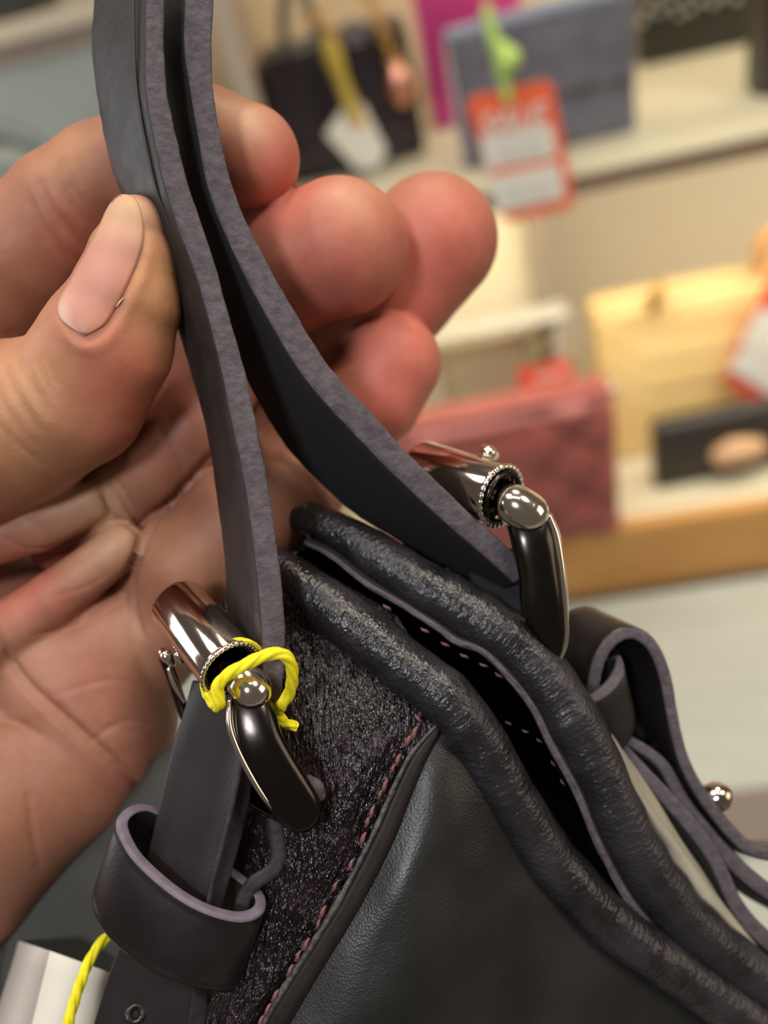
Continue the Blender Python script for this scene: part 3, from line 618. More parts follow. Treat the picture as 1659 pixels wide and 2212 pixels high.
# ------------------------------------------------------------ HAND (one continuous skin grown from tapered, blended bones)
def c3(px, py, d): return np.array([(px - W / 2) / FPX * d, (py - H / 2) / FPX * d, d])   # camera space, mm, y down
def to_world(c): c = np.asarray(c); return CAM + (np.stack([c[..., 0], -c[..., 1], -c[..., 2]], -1) * MM) @ R.T
CHAINS = [   # (name, blend inside, blend with the rest, [(px,py,depth,radius px)])
 ('palm', 6.0, 3.0, [(-160, 1330, 190, 230), (60, 1370, 187, 175), (190, 1440, 181, 185), (215, 1530, 178, 165)]),
 ('palm2', 6.0, 5.0, [(215, 1530, 178, 165), (232, 1590, 176, 140)]),
 ('palm3', 6.0, 5.0, [(190, 1440, 181, 185), (255, 1370, 176, 120)]),
 ('heel', 6.0, 2.2, [(-260, 1950, 178, 250), (-110, 1840, 177, 218), (40, 1700, 176, 200), (130, 1660, 176, 175), (190, 1640, 176, 135)]),
 ('ridge', 3.0, 3.0, [(-120, 1200, 163, 56), (80, 1135, 163, 58), (200, 1082, 164, 48)]),
 ('ridge2', 3.0, 3.0, [(-60, 1410, 167, 66), (120, 1290, 165, 58), (265, 1178, 165, 50)]),
 ('thumb', 4.0, 0.9, [(296, 498, 145, 73), (287, 572, 146, 100), (272, 650, 146.5, 118), (232, 740, 148, 140), (160, 860, 152, 150), (30, 915, 156, 178), (-180, 1010, 165, 215), (-330, 1250, 182, 240)]),
 ('index', 5.0, 1.2, [(-330, 900, 200, 190), (-170, 770, 186, 172), (-50, 668, 179, 158), (60, 556, 174, 142), (150, 458, 171, 131), (225, 396, 169, 122), (330, 350, 166, 118), (450, 322, 163, 124), (535, 342, 161, 112)]),
 ('middle', 5.0, 0.9, [(140, 1160, 178, 80), (235, 1085, 171, 86), (320, 1008, 168, 90), (420, 923, 168, 90), (480, 790, 173, 100), (560, 640, 174, 118), (650, 565, 170, 140), (735, 535, 167, 146)]),
 ('ring', 5.0, 0.9, [(330, 1180, 184, 100), (560, 960, 190, 110), (720, 740, 190, 126), (850, 620, 187, 136), (935, 520, 184, 140)]),
 ('little', 5.0, 0.9, [(330, 1260, 182, 125), (410, 1200, 176, 130), (500, 1120, 173, 125), (600, 1040, 176, 110), (720, 940, 180, 104), (800, 860, 180, 108), (845, 785, 179, 108)]),
 ('web', 5.0, 1.0, [(300, 900, 182, 110), (400, 800, 182, 95), (470, 650, 181, 85), (545, 510, 178, 55)]),
 ('side', 5.0, 1.0, [(330, 1420, 178, 90), (380, 1330, 175, 110), (430, 1220, 172, 140), (520, 1130, 170, 120), (640, 1060, 172, 105)]),
]
PR = []
for nm, kin, kout, ch in CHAINS:
    q = [(c3(x, y, d), r * d / FPX) for x, y, d, r in ch]
    PR.append((kin, kout, [(q[i][0], q[i + 1][0], q[i][1], q[i + 1][1]) for i in range(len(q) - 1)]))
def smin(a, b, k):
    h = np.maximum(k - np.abs(a - b), 0) / k
    return np.minimum(a, b) - h * h * h * k / 6.0
def cone(p, a, b, ra, rb):
    ab = b - a; t = np.clip(((p - a) @ ab) / ab.dot(ab), 0, 1)
    return np.linalg.norm(p - a - t[..., None] * ab, axis=-1) - (ra + (rb - ra) * t)
def sdf(p):
    p = p.astype(np.float32); out = None
    for kin, kout, segs in PR:
        g = None
        for s in segs:
            d = cone(p, s[0].astype(np.float32), s[1].astype(np.float32), s[2], s[3])
            g = d if g is None else smin(g, d, kin * 0.35)
        out = g if out is None else smin(out, g, kout)
    return out
def grad(p, e=0.05):
    k = np.array([[1, -1, -1], [-1, -1, 1], [-1, 1, -1], [1, 1, 1]], float)
    g = sum(q[None] * sdf(p + q[None] * e)[:, None] for q in k); return g / np.maximum(np.linalg.norm(g, axis=1, keepdims=True), 1e-9)
def march(px, py):
    """surface point of the hand under pixels (arrays), camera space"""
    px = np.atleast_1d(np.asarray(px, float)); py = np.atleast_1d(np.asarray(py, float))
    v = np.stack([(px - W / 2) / FPX, (py - H / 2) / FPX, np.ones_like(px)], 1); ln = np.linalg.norm(v, axis=1)
    t = np.full(len(px), 122.0); best = np.full(len(px), 1e9); bt = t.copy()
    for _ in range(70):
        s = sdf(v * t[:, None]); m = s < best; best[m] = s[m]; bt[m] = t[m]
        t = np.where(s > 0.02, t + np.maximum(s, 0.03) / ln * 0.9, t); t = np.minimum(t, 230)
    p = v * bt[:, None]
    for _ in range(3): p = p - grad(p) * sdf(p)[:, None]
    return p

def surface_net(h, lo, hi):
    n = np.ceil((hi - lo) / h).astype(int) + 1
    F = np.empty(n, np.float32)
    ys = lo[1] + np.arange(n[1]) * h; zs = lo[2] + np.arange(n[2]) * h
    # coarse pass to skip the empty space
    xs = lo[0] + np.arange(n[0]) * h
    B = 8
    F[:] = 5.0
    bx = [list(range(0, n[i], B)) for i in range(3)]
    cc = np.array([[(lo[0] + (i + B / 2) * h), (lo[1] + (j + B / 2) * h), (lo[2] + (k + B / 2) * h)] for i in bx[0] for j in bx[1] for k in bx[2]])
    cs = sdf(cc); F3 = cs.reshape(len(bx[0]), len(bx[1]), len(bx[2])); lim = B * h * 0.95 + 1.0
    todo = []
    for a, i in enumerate(bx[0]):
        for b, j in enumerate(bx[1]):
            for c, k in enumerate(bx[2]):
                if abs(F3[a, b, c]) < lim: todo.append((i, j, k))
                else: F[i:i + B, j:j + B, k:k + B] = F3[a, b, c]
    todo = np.array(todo); loc = np.array([(i, j, k) for i in range(B) for j in range(B) for k in range(B)])
    for s in range(0, len(todo), 400):
        q = (todo[s:s + 400, None] + loc[None]); ok = (q < n).all(2); q2 = q[ok]
        F[q2[:, 0], q2[:, 1], q2[:, 2]] = sdf(lo + q2 * h)
    S = F < 0
    inside = S.astype(np.int8)
    c = sum(inside[a:n[0] - 1 + a, b:n[1] - 1 + b, e:n[2] - 1 + e] for a in (0, 1) for b in (0, 1) for e in (0, 1))
    act = (c > 0) & (c < 8); I = np.argwhere(act); idm = -np.ones(act.shape, np.int64); idm[act] = np.arange(len(I))
    acc = np.zeros((len(I), 3)); cnt = np.zeros(len(I))
    cor = [(a, b, e) for a in (0, 1) for b in (0, 1) for e in (0, 1)]
    for u in range(8):
        for w in range(u + 1, 8):
            if sum(abs(cor[u][t] - cor[w][t]) for t in range(3)) != 1: continue
            fa = F[I[:, 0] + cor[u][0], I[:, 1] + cor[u][1], I[:, 2] + cor[u][2]]; fb = F[I[:, 0] + cor[w][0], I[:, 1] + cor[w][1], I[:, 2] + cor[w][2]]
            m = (fa < 0) != (fb < 0); t = np.where(m, fa / np.where(fa - fb == 0, 1, fa - fb), 0)
            p = np.array(cor[u]) + t[:, None] * (np.array(cor[w]) - np.array(cor[u])); acc[m] += p[m]; cnt[m] += 1
    Vx = lo + (I + acc / cnt[:, None]) * h
    faces = []
    for ax_ in range(3):
        o1, o2 = [(1, 2), (2, 0), (0, 1)][ax_]
        sl0 = [slice(None)] * 3; sl1 = [slice(None)] * 3; sl0[ax_] = slice(0, -1); sl1[ax_] = slice(1, None)
        E = S[tuple(sl0)] != S[tuple(sl1)]; q = np.argwhere(E)
        q = q[(q[:, o1] > 0) & (q[:, o2] > 0) & (q[:, o1] < n[o1] - 1) & (q[:, o2] < n[o2] - 1)]
        e1 = np.zeros(3, int); e1[o1] = 1; e2 = np.zeros(3, int); e2[o2] = 1
        g = lambda z: idm[z[:, 0], z[:, 1], z[:, 2]]
        a, b, c_, d = g(q), g(q - e1), g(q - e1 - e2), g(q - e2)
        fl = S[q[:, 0], q[:, 1], q[:, 2]]
        f = np.stack([a, b, c_, d], 1); f[~fl] = f[~fl][:, ::-1]; faces.append(f)
    faces = np.concatenate(faces); faces = faces[(faces >= 0).all(1)]
    return Vx, faces
HV, HF = surface_net(0.62, np.array([-105.0, -82.0, 128.0]), np.array([28.0, 118.0, 205.0]))
for _ in range(2): HV = HV - grad(HV) * sdf(HV)[:, None]
HN = grad(HV)

# creases and folds: (depth mm, width mm, polyline of pixels); negative depth = a raised fold
def line3(pl, step=8):
    P = np.array(pl, float); k = max(3, int(np.linalg.norm(np.diff(P, axis=0), axis=1).sum() / step)); P = cr(P, k); return march(P[:, 0], P[:, 1])
FOLDS = [
 (1.5, 1.3, [(-20, 1360), (5, 1400), (60, 1480), (160, 1570), (265, 1665), (312, 1712)]),
 (0.9, 0.7, [(236, 1050), (262, 1090), (300, 1130), (322, 1150)]),
 (0.8, 0.6, [(225, 1070), (245, 1115), (285, 1140), (305, 1160)]),
 (0.6, 0.6, [(252, 1040), (285, 1085), (318, 1120)]),
 (0.6, 0.9, [(90, 1590), (30, 1560), (-20, 1560)]),
 (0.35, 0.7, [(190, 1605), (260, 1560), (330, 1560)]),
 (0.3, 0.7, [(215, 1570), (300, 1580), (350, 1600)]),
 (0.4, 0.5, [(75, 1370), (150, 1358), (215, 1345)]),
 (0.25, 0.6, [(120, 1500), (230, 1470), (330, 1480)]),
 (0.5, 0.8, [(60, 1720), (70, 1800), (85, 1870)]),
 (0.25, 0.5, [(100, 1290), (180, 1270), (230, 1240)]), (0.25, 0.5, [(150, 1330), (220, 1290), (275, 1260)]), (0.25, 0.4, [(180, 1345), (240, 1320), (290, 1290)]),
 (0.5, 0.7, [(345, 930), (385, 990), (400, 1020)]),
 (0.4, 0.45, [(5, 1160), (60, 1185), (120, 1180)]), (0.3, 0.4, [(0, 1225), (50, 1240)]),
 (1.6, 1.3, [(470, 975), (425, 1020), (375, 1075), (330, 1130), (302, 1190), (287, 1250), (288, 1310), (305, 1370)]),
 # index knuckle folds
 (0.9, 0.8, [(88, 400), (110, 450), (160, 510), (200, 545)]), (0.8, 0.7, [(125, 400), (165, 455), (205, 500)]), (0.5, 0.6, [(70, 440), (100, 500), (150, 560)]), (0.5, 0.5, [(150, 400), (185, 440), (215, 470)]), (0.35, 0.5, [(60, 420), (75, 460), (95, 520)]),
 (-0.3, 0.6, [(100, 395), (130, 440), (180, 490)]), (0.3, 0.3, [(160, 320), (170, 365), (172, 400)]), (0.25, 0.3, [(140, 350), (150, 380), (156, 405)]),
 # thumb knuckle folds
 (0.7, 0.55, [(20, 720), (40, 790), (75, 860), (100, 900)]), (0.6, 0.5, [(45, 760), (75, 830), (105, 880)]), (0.6, 0.5, [(5, 780), (35, 850), (85, 930)]), (0.5, 0.5, [(65, 750), (90, 810), (112, 860)]), (0.5, 0.5, [(-10, 850), (30, 910), (70, 960)]),
 (-0.35, 0.7, [(30, 775), (60, 850), (95, 905)]), (-0.3, 0.6, [(55, 755), (85, 820), (108, 870)]), (0.6, 0.5, [(-10, 910), (40, 960), (92, 1003)]), (0.35, 0.4, [(80, 740), (105, 790), (125, 830)]),
 # nail bed rim
 (0.3, 0.9, [(120, 655), (140, 700), (185, 732), (215, 718), (240, 690), (272, 625), (300, 560), (316, 500)]),
 (-0.35, 1.3, [(115, 690), (160, 745), (215, 750), (262, 700), (300, 620), (325, 550)]),
]
disp = np.zeros(len(HV))
for fi, (dep, wid, pl) in enumerate(FOLDS):
    if 17 <= fi < 34: dep *= 0.5; wid *= 1.7
    C = line3(pl); lo_, hi_ = C.min(0) - 4 * wid, C.max(0) + 4 * wid
    m = ((HV > lo_) & (HV < hi_)).all(1); q = HV[m]
    if not len(q): continue
    d2 = ((q[:, None] - C[None]) ** 2).sum(2); j = d2.argmin(1); d2 = d2.min(1)
    tp = np.sin(np.pi * np.clip((j + 1.5) / (len(C) + 2), 0, 1)) ** 0.4
    disp[m] -= dep * np.exp(-d2 / (2 * (wid * 0.6) ** 2)) * tp
HD = HV + HN * disp[:, None]
# skin colour by area: redder fingertips, paler knuckles; palm shade and lit patches painted in
def blob(px, py, r):
    c = march(px, py)[0]; return np.exp(-((HV - c) ** 2).sum(1) / (2 * r * r))
base_c = np.array([0.325, 0.143, 0.088]); RED = np.array([0.60, 0.165, 0.12]); PALE = np.array([0.60, 0.37, 0.23]); YELW = np.array([0.50, 0.26, 0.12])  # base kept dark for palm shade; lighter tones lift fingertips and thumb
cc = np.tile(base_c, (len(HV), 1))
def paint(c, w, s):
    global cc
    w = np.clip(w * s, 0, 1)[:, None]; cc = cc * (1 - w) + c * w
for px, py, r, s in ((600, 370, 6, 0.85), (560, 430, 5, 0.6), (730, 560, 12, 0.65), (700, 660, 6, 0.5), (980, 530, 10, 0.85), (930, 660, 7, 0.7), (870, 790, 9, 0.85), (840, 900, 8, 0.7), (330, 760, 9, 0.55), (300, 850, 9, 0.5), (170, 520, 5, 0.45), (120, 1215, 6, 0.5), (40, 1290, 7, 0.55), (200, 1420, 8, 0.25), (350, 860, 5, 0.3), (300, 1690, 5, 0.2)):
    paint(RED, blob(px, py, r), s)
for px, py, r, s in ((280, 450, 4, 0.6), (540, 260, 4, 0.6), (760, 420, 5, 0.35), (205, 1070, 4, 0.7), (130, 1110, 4, 0.4), (250, 1170, 4, 0.7), (190, 1210, 4, 0.4), (280, 1380, 5, 0.4), (30, 860, 6, 0.3), (60, 1400, 6, 0.4)):
    paint(PALE, blob(px, py, r), s)
for px, py, r, s in ((350, 620, 6, 0.8), (350, 740, 6, 0.4), (350, 600, 4, 0.5), (60, 800, 7, 0.5), (20, 960, 8, 0.5), (160, 330, 5, 0.4), (420, 1180, 5, 0.25)):
    paint(YELW, blob(px, py, r), s)
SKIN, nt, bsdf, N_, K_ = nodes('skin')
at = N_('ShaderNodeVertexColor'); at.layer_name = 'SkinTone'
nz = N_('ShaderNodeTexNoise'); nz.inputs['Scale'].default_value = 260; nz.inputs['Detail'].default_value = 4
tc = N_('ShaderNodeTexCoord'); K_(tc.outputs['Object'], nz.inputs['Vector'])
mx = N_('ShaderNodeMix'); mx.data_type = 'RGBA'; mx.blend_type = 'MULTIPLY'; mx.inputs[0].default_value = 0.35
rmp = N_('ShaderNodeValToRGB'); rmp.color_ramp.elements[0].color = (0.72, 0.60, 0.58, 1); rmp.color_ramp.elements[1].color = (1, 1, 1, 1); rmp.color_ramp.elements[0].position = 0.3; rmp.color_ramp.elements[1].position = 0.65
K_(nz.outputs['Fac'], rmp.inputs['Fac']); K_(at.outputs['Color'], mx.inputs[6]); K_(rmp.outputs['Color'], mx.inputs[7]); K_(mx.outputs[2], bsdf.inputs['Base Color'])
bsdf.inputs['Roughness'].default_value = 0.52; bsdf.inputs['Specular IOR Level'].default_value = 0.35
bsdf.inputs['Subsurface Weight'].default_value = 0.25; bsdf.inputs['Subsurface Radius'].default_value = (1.0, 0.35, 0.2); bsdf.inputs['Subsurface Scale'].default_value = 0.0022
addbump(SKIN, 900, 0.00008, 0.5, detail=3); addbump(SKIN, 2300, 0.00004, 0.5, kind='voro'); addbump(SKIN, 120, 0.0004, 0.4, detail=4)
NAIL, nt, bsdf, N_, K_ = nodes('nail')
at = N_('ShaderNodeVertexColor'); at.layer_name = 'NailTone'; K_(at.outputs['Color'], bsdf.inputs['Base Color'])
bsdf.inputs['Roughness'].default_value = 0.5; bsdf.inputs['Specular IOR Level'].default_value = 0.3; bsdf.inputs['Subsurface Weight'].default_value = 0.15; bsdf.inputs['Subsurface Scale'].default_value = 0.002
NAILP = mat('nail_edge', (0.70, 0.56, 0.44), 0.35)
CUTI = mat('cuticle', (0.72, 0.52, 0.42), 0.5)
hand = make('hand', to_world(HD), HF, SKIN, smooth=True, base=V(150, 2020, 180), label='bare left hand, palm to the viewer, pinching the handle strap between thumb and fingers')
tag(hand, cat='hand')
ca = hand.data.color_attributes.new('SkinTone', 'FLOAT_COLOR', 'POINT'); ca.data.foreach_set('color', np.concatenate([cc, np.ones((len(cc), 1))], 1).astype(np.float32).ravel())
# thumb nail
LN = cr([(262, 419), (240, 437), (212, 492), (182, 552), (152, 604), (126, 652), (132, 690), (176, 722)], 26)
RN = cr([(278, 419), (300, 442), (311, 500), (300, 556), (276, 612), (252, 658), (226, 700), (186, 724)], 26)
g = np.array([[LN[i] * (1 - t) + RN[i] * t for t in np.linspace(0, 1, 17)] for i in range(26)])
gp = march(g[..., 0].ravel(), g[..., 1].ravel()); gn = grad(gp)
tt = np.tile(np.linspace(-1, 1, 17), 26); ss = np.repeat(np.linspace(0, 1, 26), 17)
gp = gp + gn * (0.10 + 0.45 * (1 - tt ** 2) * np.sin(np.pi * np.clip(ss * 0.9 + 0.08, 0, 1)) ** 0.6)[:, None]
nv_ = to_world(np.concatenate([gp, gp - gn * 0.5])); q = 26 * 17; nf = []
for i in range(25):
    for j in range(16):
        a = i * 17 + j; nf.append((a, a + 17, a + 18, a + 1)); nf.append((a + q, a + 1 + q, a + 18 + q, a + 17 + q))
bd = [j for j in range(17)] + [i * 17 + 16 for i in range(1, 26)] + [25 * 17 + j for j in range(15, -1, -1)] + [i * 17 for i in range(24, 0, -1)]
for a, b in zip(bd, bd[1:] + bd[:1]): nf.append((a, b, b + q, a + q))
nl = make('thumbnail', nv_, nf, NAIL, hand, label='pink thumb nail with a pale cuticle')
w1 = np.clip((0.42 - ss) / 0.22, 0, 1)[:, None]; w2 = (np.clip((tt - 0.1) / 0.8, 0, 1) * np.clip((ss - 0.4) / 0.3, 0, 1))[:, None]; w3 = (np.clip((-tt - 0.35) / 0.4, 0, 1) * np.clip((ss - 0.62) / 0.15, 0, 1))[:, None]
nc = np.array([0.48, 0.23, 0.175]) * (1 - w1) + np.array([0.50, 0.31, 0.19]) * w1; nc = nc * (1 - 0.7 * w2) + np.array([0.52, 0.21, 0.13]) * 0.7 * w2; nc = nc * (1 - 0.6 * w3) + np.array([0.64, 0.46, 0.38]) * 0.6 * w3
ca = nl.data.color_attributes.new('NailTone', 'FLOAT_COLOR', 'POINT'); nc = np.concatenate([nc, nc]); ca.data.foreach_set('color', np.concatenate([nc, np.ones((len(nc), 1))], 1).astype(np.float32).ravel())
def on_skin(name, pl, r, mats, lift=0.1, label=None):
    C = line3(pl, 6); C = C + grad(C) * lift
    k = len(C); rad = r * MM * (0.5 + 0.5 * np.sin(np.pi * np.linspace(0.05, 0.95, k))) * (1 + noise1(k, 0.15, 2, 5))
    return wtube(name, to_world(C), rad, mats, hand, m=8, label=label)
if 0: on_skin('cuticle', [(134, 690), (150, 712), (182, 728), (200, 722)], 0.09, CUTI)
on_skin('cuticle', [(252, 662), (259, 652), (266, 644)], 0.14, CUTI)

# ------------------------------------------------------------ SHOP BEHIND
YF = 0.92
def Z(px, py, y=YF): return hit(px, py, 1, y)[2]
ZU = Z(1450, 325)          # top of the upper shelf board
ZL = Z(1440, 1125)         # top of the lower shelf board
ZLB = Z(1440, 1262)        # bottom of its wooden lip
ZUB = Z(1450, 362)
UP = np.array([0, 0, 1.0])
def rows_h(bl, top_px, top_py):
    """height so that the vertical over point bl reaches image row top_py"""
    lo_, hi_ = 0.0, 1.0
    for _ in range(40):
        m = (lo_ + hi_) / 2
        if proj(bl + UP * m)[1] > top_py: lo_ = m
        else: hi_ = m
    return lo_
CREAM = mat('cream_laminate', (0.60, 0.56, 0.40), 0.4, c2=(0.64, 0.60, 0.44), nscale=3)
CREAMB = mat('cream_back_wall', (0.62, 0.53, 0.36), 0.6, c2=(0.66, 0.57, 0.40), nscale=2)
BEIGE = mat('beige_panel', (0.76, 0.69, 0.56), 0.5, c2=(0.80, 0.73, 0.60), nscale=2)
BROWN = mat('brown_edge_trim', (0.20, 0.14, 0.09), 0.5)
TAUPE = mat('taupe_post', (0.30, 0.25, 0.19), 0.5)
OAK = mat('orange_oak_edge', (0.62, 0.33, 0.10), 0.45, c2=(0.52, 0.25, 0.07), nscale=9, stretch=(1, 1, 12))
PALE_ = mat('pale_counter', (0.36, 0.39, 0.35), 0.40, c2=(0.40, 0.43, 0.39), nscale=8, stretch=(1, 6, 1))
FLOORM = mat('shop_floor', (0.42, 0.40, 0.34), 0.4, c2=(0.47, 0.44, 0.38), nscale=3)

XP = hit(530, 120, 1, YF)[0]       # front post
XL = -0.228                        # left end of the shelf unit
XR = 1.5
YB = YF + 0.50
def bx(name, x0, x1, y0, y1, z0, z1, mats, parent=None, bev=0.0, label=None, base=None):
    return box(name, (x0, y0, z0), (x1 - x0, 0, 0), (0, y1 - y0, 0), (0, 0, z1 - z0), mats, parent, bev, label=label, base=base)
fl = bx('floor', -3, 3, -1.5, 4.0, -0.05, 0.0, FLOORM); tag(fl, kind='structure')
wb = bx('wall_back', -3, 3, YB + 0.62, YB + 0.70, 0.0, 2.9, mat('shop_wall', (0.55, 0.50, 0.38), 0.7, c2=(0.58, 0.53, 0.41), nscale=2)); tag(wb, kind='structure')

unit = empty('display_shelf', (0.4, YF + 0.15, 0.0), 'cream display shelf unit with an oak-edged lower shelf, holding handbags', 'shelf')
bx('shelf_board', XL, XR, YF, YB, ZUB, ZU, CREAM, unit, 0.002)
bx('edge_trim', XL, XR, YF - 0.004, YF - 0.0005, ZUB - 0.006, ZUB + 0.012, BROWN, unit)
bx('shelf_board', XL, XR, YF + 0.02, YB, ZLB, ZL, CREAM, unit, 0.001)
bx('oak_lip', XL, XR, YF, YF + 0.019, ZLB, ZL, OAK, unit, 0.002, label='orange oak lip')
bx('back_panel', XL, XR, YB, YB + 0.02, ZL, ZUB, BEIGE, unit)
bx('back_panel', XL, XR, YB, YB + 0.02, ZU, ZU + 0.5, CREAMB, unit)
bx('side_panel', XL - 0.022, XL, YF, YB + 0.02, 0.0, ZU + 0.5, mat('unit_side', (0.34, 0.28, 0.21), 0.5), unit)
bx('shelf_board', XL, XR, YF, YB, ZU + 0.36, ZU + 0.39, CREAM, unit, 0.002)
bx('base_cabinet', XL, XR, YF + 0.02, YB, 0.0, ZLB, PALE_, unit)
XD = hit(1172, 640, 1, YF + 0.225)[0]
bx('divider_post', XD - 0.012, XD + 0.012, YF + 0.225, YF + 0.25, ZL, ZUB, TAUPE, unit)
bx('back_panel', XL, XD - 0.012, YF + 0.25, YF + 0.26, ZL, ZUB, mat('bright_cream_panel', (0.78, 0.72, 0.50), 0.5), unit, label='brighter cream panel left of the post')
# unseen fill strips added under the boards to brighten the back panels
def strip(x0, x1, y, z, power, name='shelf_fill_light'):
    l = area(name, ((x0 + x1) / 2, y, z), ((x0 + x1) / 2, y + 0.10, z - 0.3), x1 - x0, power, (1.0, 0.87, 0.68), 0.02); return l
bx('front_post', XP - 0.022, XP, YF + 0.001, YF + 0.02, ZU, ZU + 0.36, bpy.data.materials['unit_side'], unit)
strip(XL + 0.05, 1.2, YF + 0.05, ZUB - 0.008, 4.2)
strip(XL + 0.05, 1.2, YF + 0.28, ZU + 0.355, 3.2)

# side counter at the left with pale front
cn = empty('side_counter', (-0.6, 1.35, 0), 'pale grey-green counter with a cream top beyond the shelf unit, upper left', 'counter')
YC = 1.30
zc = Z(100, 75, YC); zt = Z(100, 25, YC)
bx('counter_front', -2.2, XL - 0.06, YC, YC + 0.4, 0.0, zc - 0.001, PALE_, cn)
bx('counter_top', -2.2, XL - 0.06, YC - 0.02, YC + 0.42, zc, zt, mat('counter_top_cream', (0.60, 0.52, 0.40), 0.4), cn, 0.003)
bx('counter_shade_strip', -2.2, XL - 0.06, YC - 0.006, YC - 0.0005, zc - 0.022, zc - 0.002, mat('taupe_shade', (0.36, 0.28, 0.22), 0.5), cn)  # taupe strip standing in for the shade under the counter top
p0 = hit(60, 10, 1, YC + 0.1); ob = box('black_box', np.array([p0[0] - 0.2, YC + 0.05, zt]), (0.22, 0, 0), (0, 0.15, 0), (0, 0, 0.12), mat('green_black', (0.03, 0.035, 0.03), 0.4), None, 0.01)
tag(ob, 'dark green-black box on the side counter, top left corner', 'box')
HP = [hit(x, y, 1, 1.02) for x, y in ((-60, 300), (0, 288), (50, 300), (90, 330), (140, 400), (150, 480))]
o = wtube('bag_handle', HP, 0.011, mat('grey_teal_leather', (0.15, 0.18, 0.17), 0.5), n=50); tag(o, 'grey-teal tubular handle of a bag, seen left of the index finger', 'bag handle')
HP = [hit(x, y, 1, 1.10) for x, y in ((-60, 345), (0, 350), (60, 362), (120, 410))]
o = wtube('bag_handle', HP, 0.012, mat('pale_grey_leather', (0.33, 0.35, 0.33), 0.5), n=50); tag(o, 'pale grey lower handle of a bag, seen left of the index finger', 'bag handle')

# pale table in front of the shelf unit
tb = bx('display_table', -0.9, 1.9, 0.30, YF - 0.012, ZLB - 0.04, ZLB, PALE_, None, 0.003); tag(tb, 'pale grey-green table top below the oak shelf lip', 'table')
tl = bx('table_base', -0.8, 1.8, 0.36, YF - 0.06, 0.0, ZLB - 0.042, FLOORM, None); tl.parent = None; tag(tl, 'plain base block under the pale table top', 'table base')

# ---- shelf goods
def goods(name, z, bl, br, top_row, thick, mats, label, cat, group=None, bev=0.006, lean=0.0, quilt=None, h=None):
    P1, P2 = hit(bl[0], bl[1], 2, z), hit(br[0], br[1], 2, z); P2[2] = P1[2] = z + 0.0005
    ax = P2 - P1; dep = np.array([-ax[1], ax[0], 0.0]); dep /= np.linalg.norm(dep)
    if dep[1] < 0: dep = -dep
    up = UP + dep * lean; hh = h or rows_h(P1, bl[0], top_row)
    root = empty(name, (P1 + P2) / 2 + dep * thick / 2, label, cat, group)
    return root, P1, ax, dep, up, hh
def puffy(name, P1, ax, dep, up, h, t, mats, parent, bulge=0.008, nx=60, nz=40, fn=None, e=0.2, label=None):
    """soft box: front sheet with relief fn(s,v)->metres, rounded sides"""
    m = 4 * 10
    rings = []
    sv = np.linspace(0, 1, nz)
    th = np.linspace(0, 1, 2 * nx + 16, endpoint=False)
    L = np.linalg.norm(ax); a = ax / L
    def outline(k):
        k = k * 1.0
        c = np.cos(2 * math.pi * k); s = np.sin(2 * math.pi * k)
        return np.sign(c) * np.abs(c) ** e * 0.5 + 0.5, np.sign(s) * np.abs(s) ** e * 0.5 + 0.5
    S, T = outline(th)
    for v in sv:
        taper = 1 - 0.06 * v - (0.35 * max(0, v - 0.93) / 0.07)
        edge = min(1.0, (min(v, 1 - v) / 0.05)) ** 0.5 if min(v, 1 - v) < 0.05 else 1.0
        tt_ = 0.5 + (T - 0.5) * taper * (0.75 + 0.25 * edge)
        ss_ = 0.5 + (S - 0.5) * (0.985 + 0.015 * edge)
        d = tt_ * t
        bul = bulge * math.sin(math.pi * v) * np.sin(math.pi * np.clip(S, 0, 1)) * np.where(T < 0.5, -1, 1)
        if fn is not None: bul = bul - fn(S, v) * (T < 0.5)
        rings.append(P1 + ax * ss_[:, None] + up * h * v + dep * (d + bul)[:, None])
    vv, f, mi = ringmesh(np.array(rings)); return make(name, vv, f, mats, parent, label=label)

# blue textured bag
BLUE = mat('blue_grey_velvet', (0.085, 0.082, 0.105), 0.7, c2=(0.125, 0.125, 0.16), nscale=28, bump=0.8, bscale=60, bdist=0.003, sheen=0.5)
r_, P1, ax, dep, up, hh = goods('flap_bag', ZU, (1012, 372), (1378, 282), 78, 0.07, BLUE, 'blue-grey textured flap bag behind the large red and white tag', 'handbag')
puffy('body', P1, ax, dep, up, hh, 0.06, BLUE, r_, 0.006, e=0.12)
L = np.linalg.norm(ax)
box('flap', P1 + ax * 0.02 + up * hh * 0.42 - dep * 0.010, ax * 0.96, dep * 0.008, up * hh * 0.55, BLUE, r_, 0.003)
wtube('flap_piping', [P1 + ax * 0.01 + up * hh * 1.0 - dep * 0.004, P1 + ax * 0.5 + up * hh * 1.01 - dep * 0.006, P1 + ax * 0.99 + up * hh * 1.0 - dep * 0.004], 0.008, mat('pale_blue_piping', (0.24, 0.28, 0.36), 0.4), r_, n=20)
# pink bag behind
PINK = mat('magenta_leather', (0.62, 0.05, 0.27), 0.35, c2=(0.68, 0.07, 0.32), nscale=12)
r_, P1, ax, dep, up, hh = goods('tote_bag', ZU, (945, 285), (1150, 232), -60, 0.05, PINK, 'bright magenta pink bag standing behind the blue-grey flap bag', 'handbag')
puffy('body', P1, ax, dep, up, 0.27, 0.05, PINK, r_, 0.01, e=0.15)
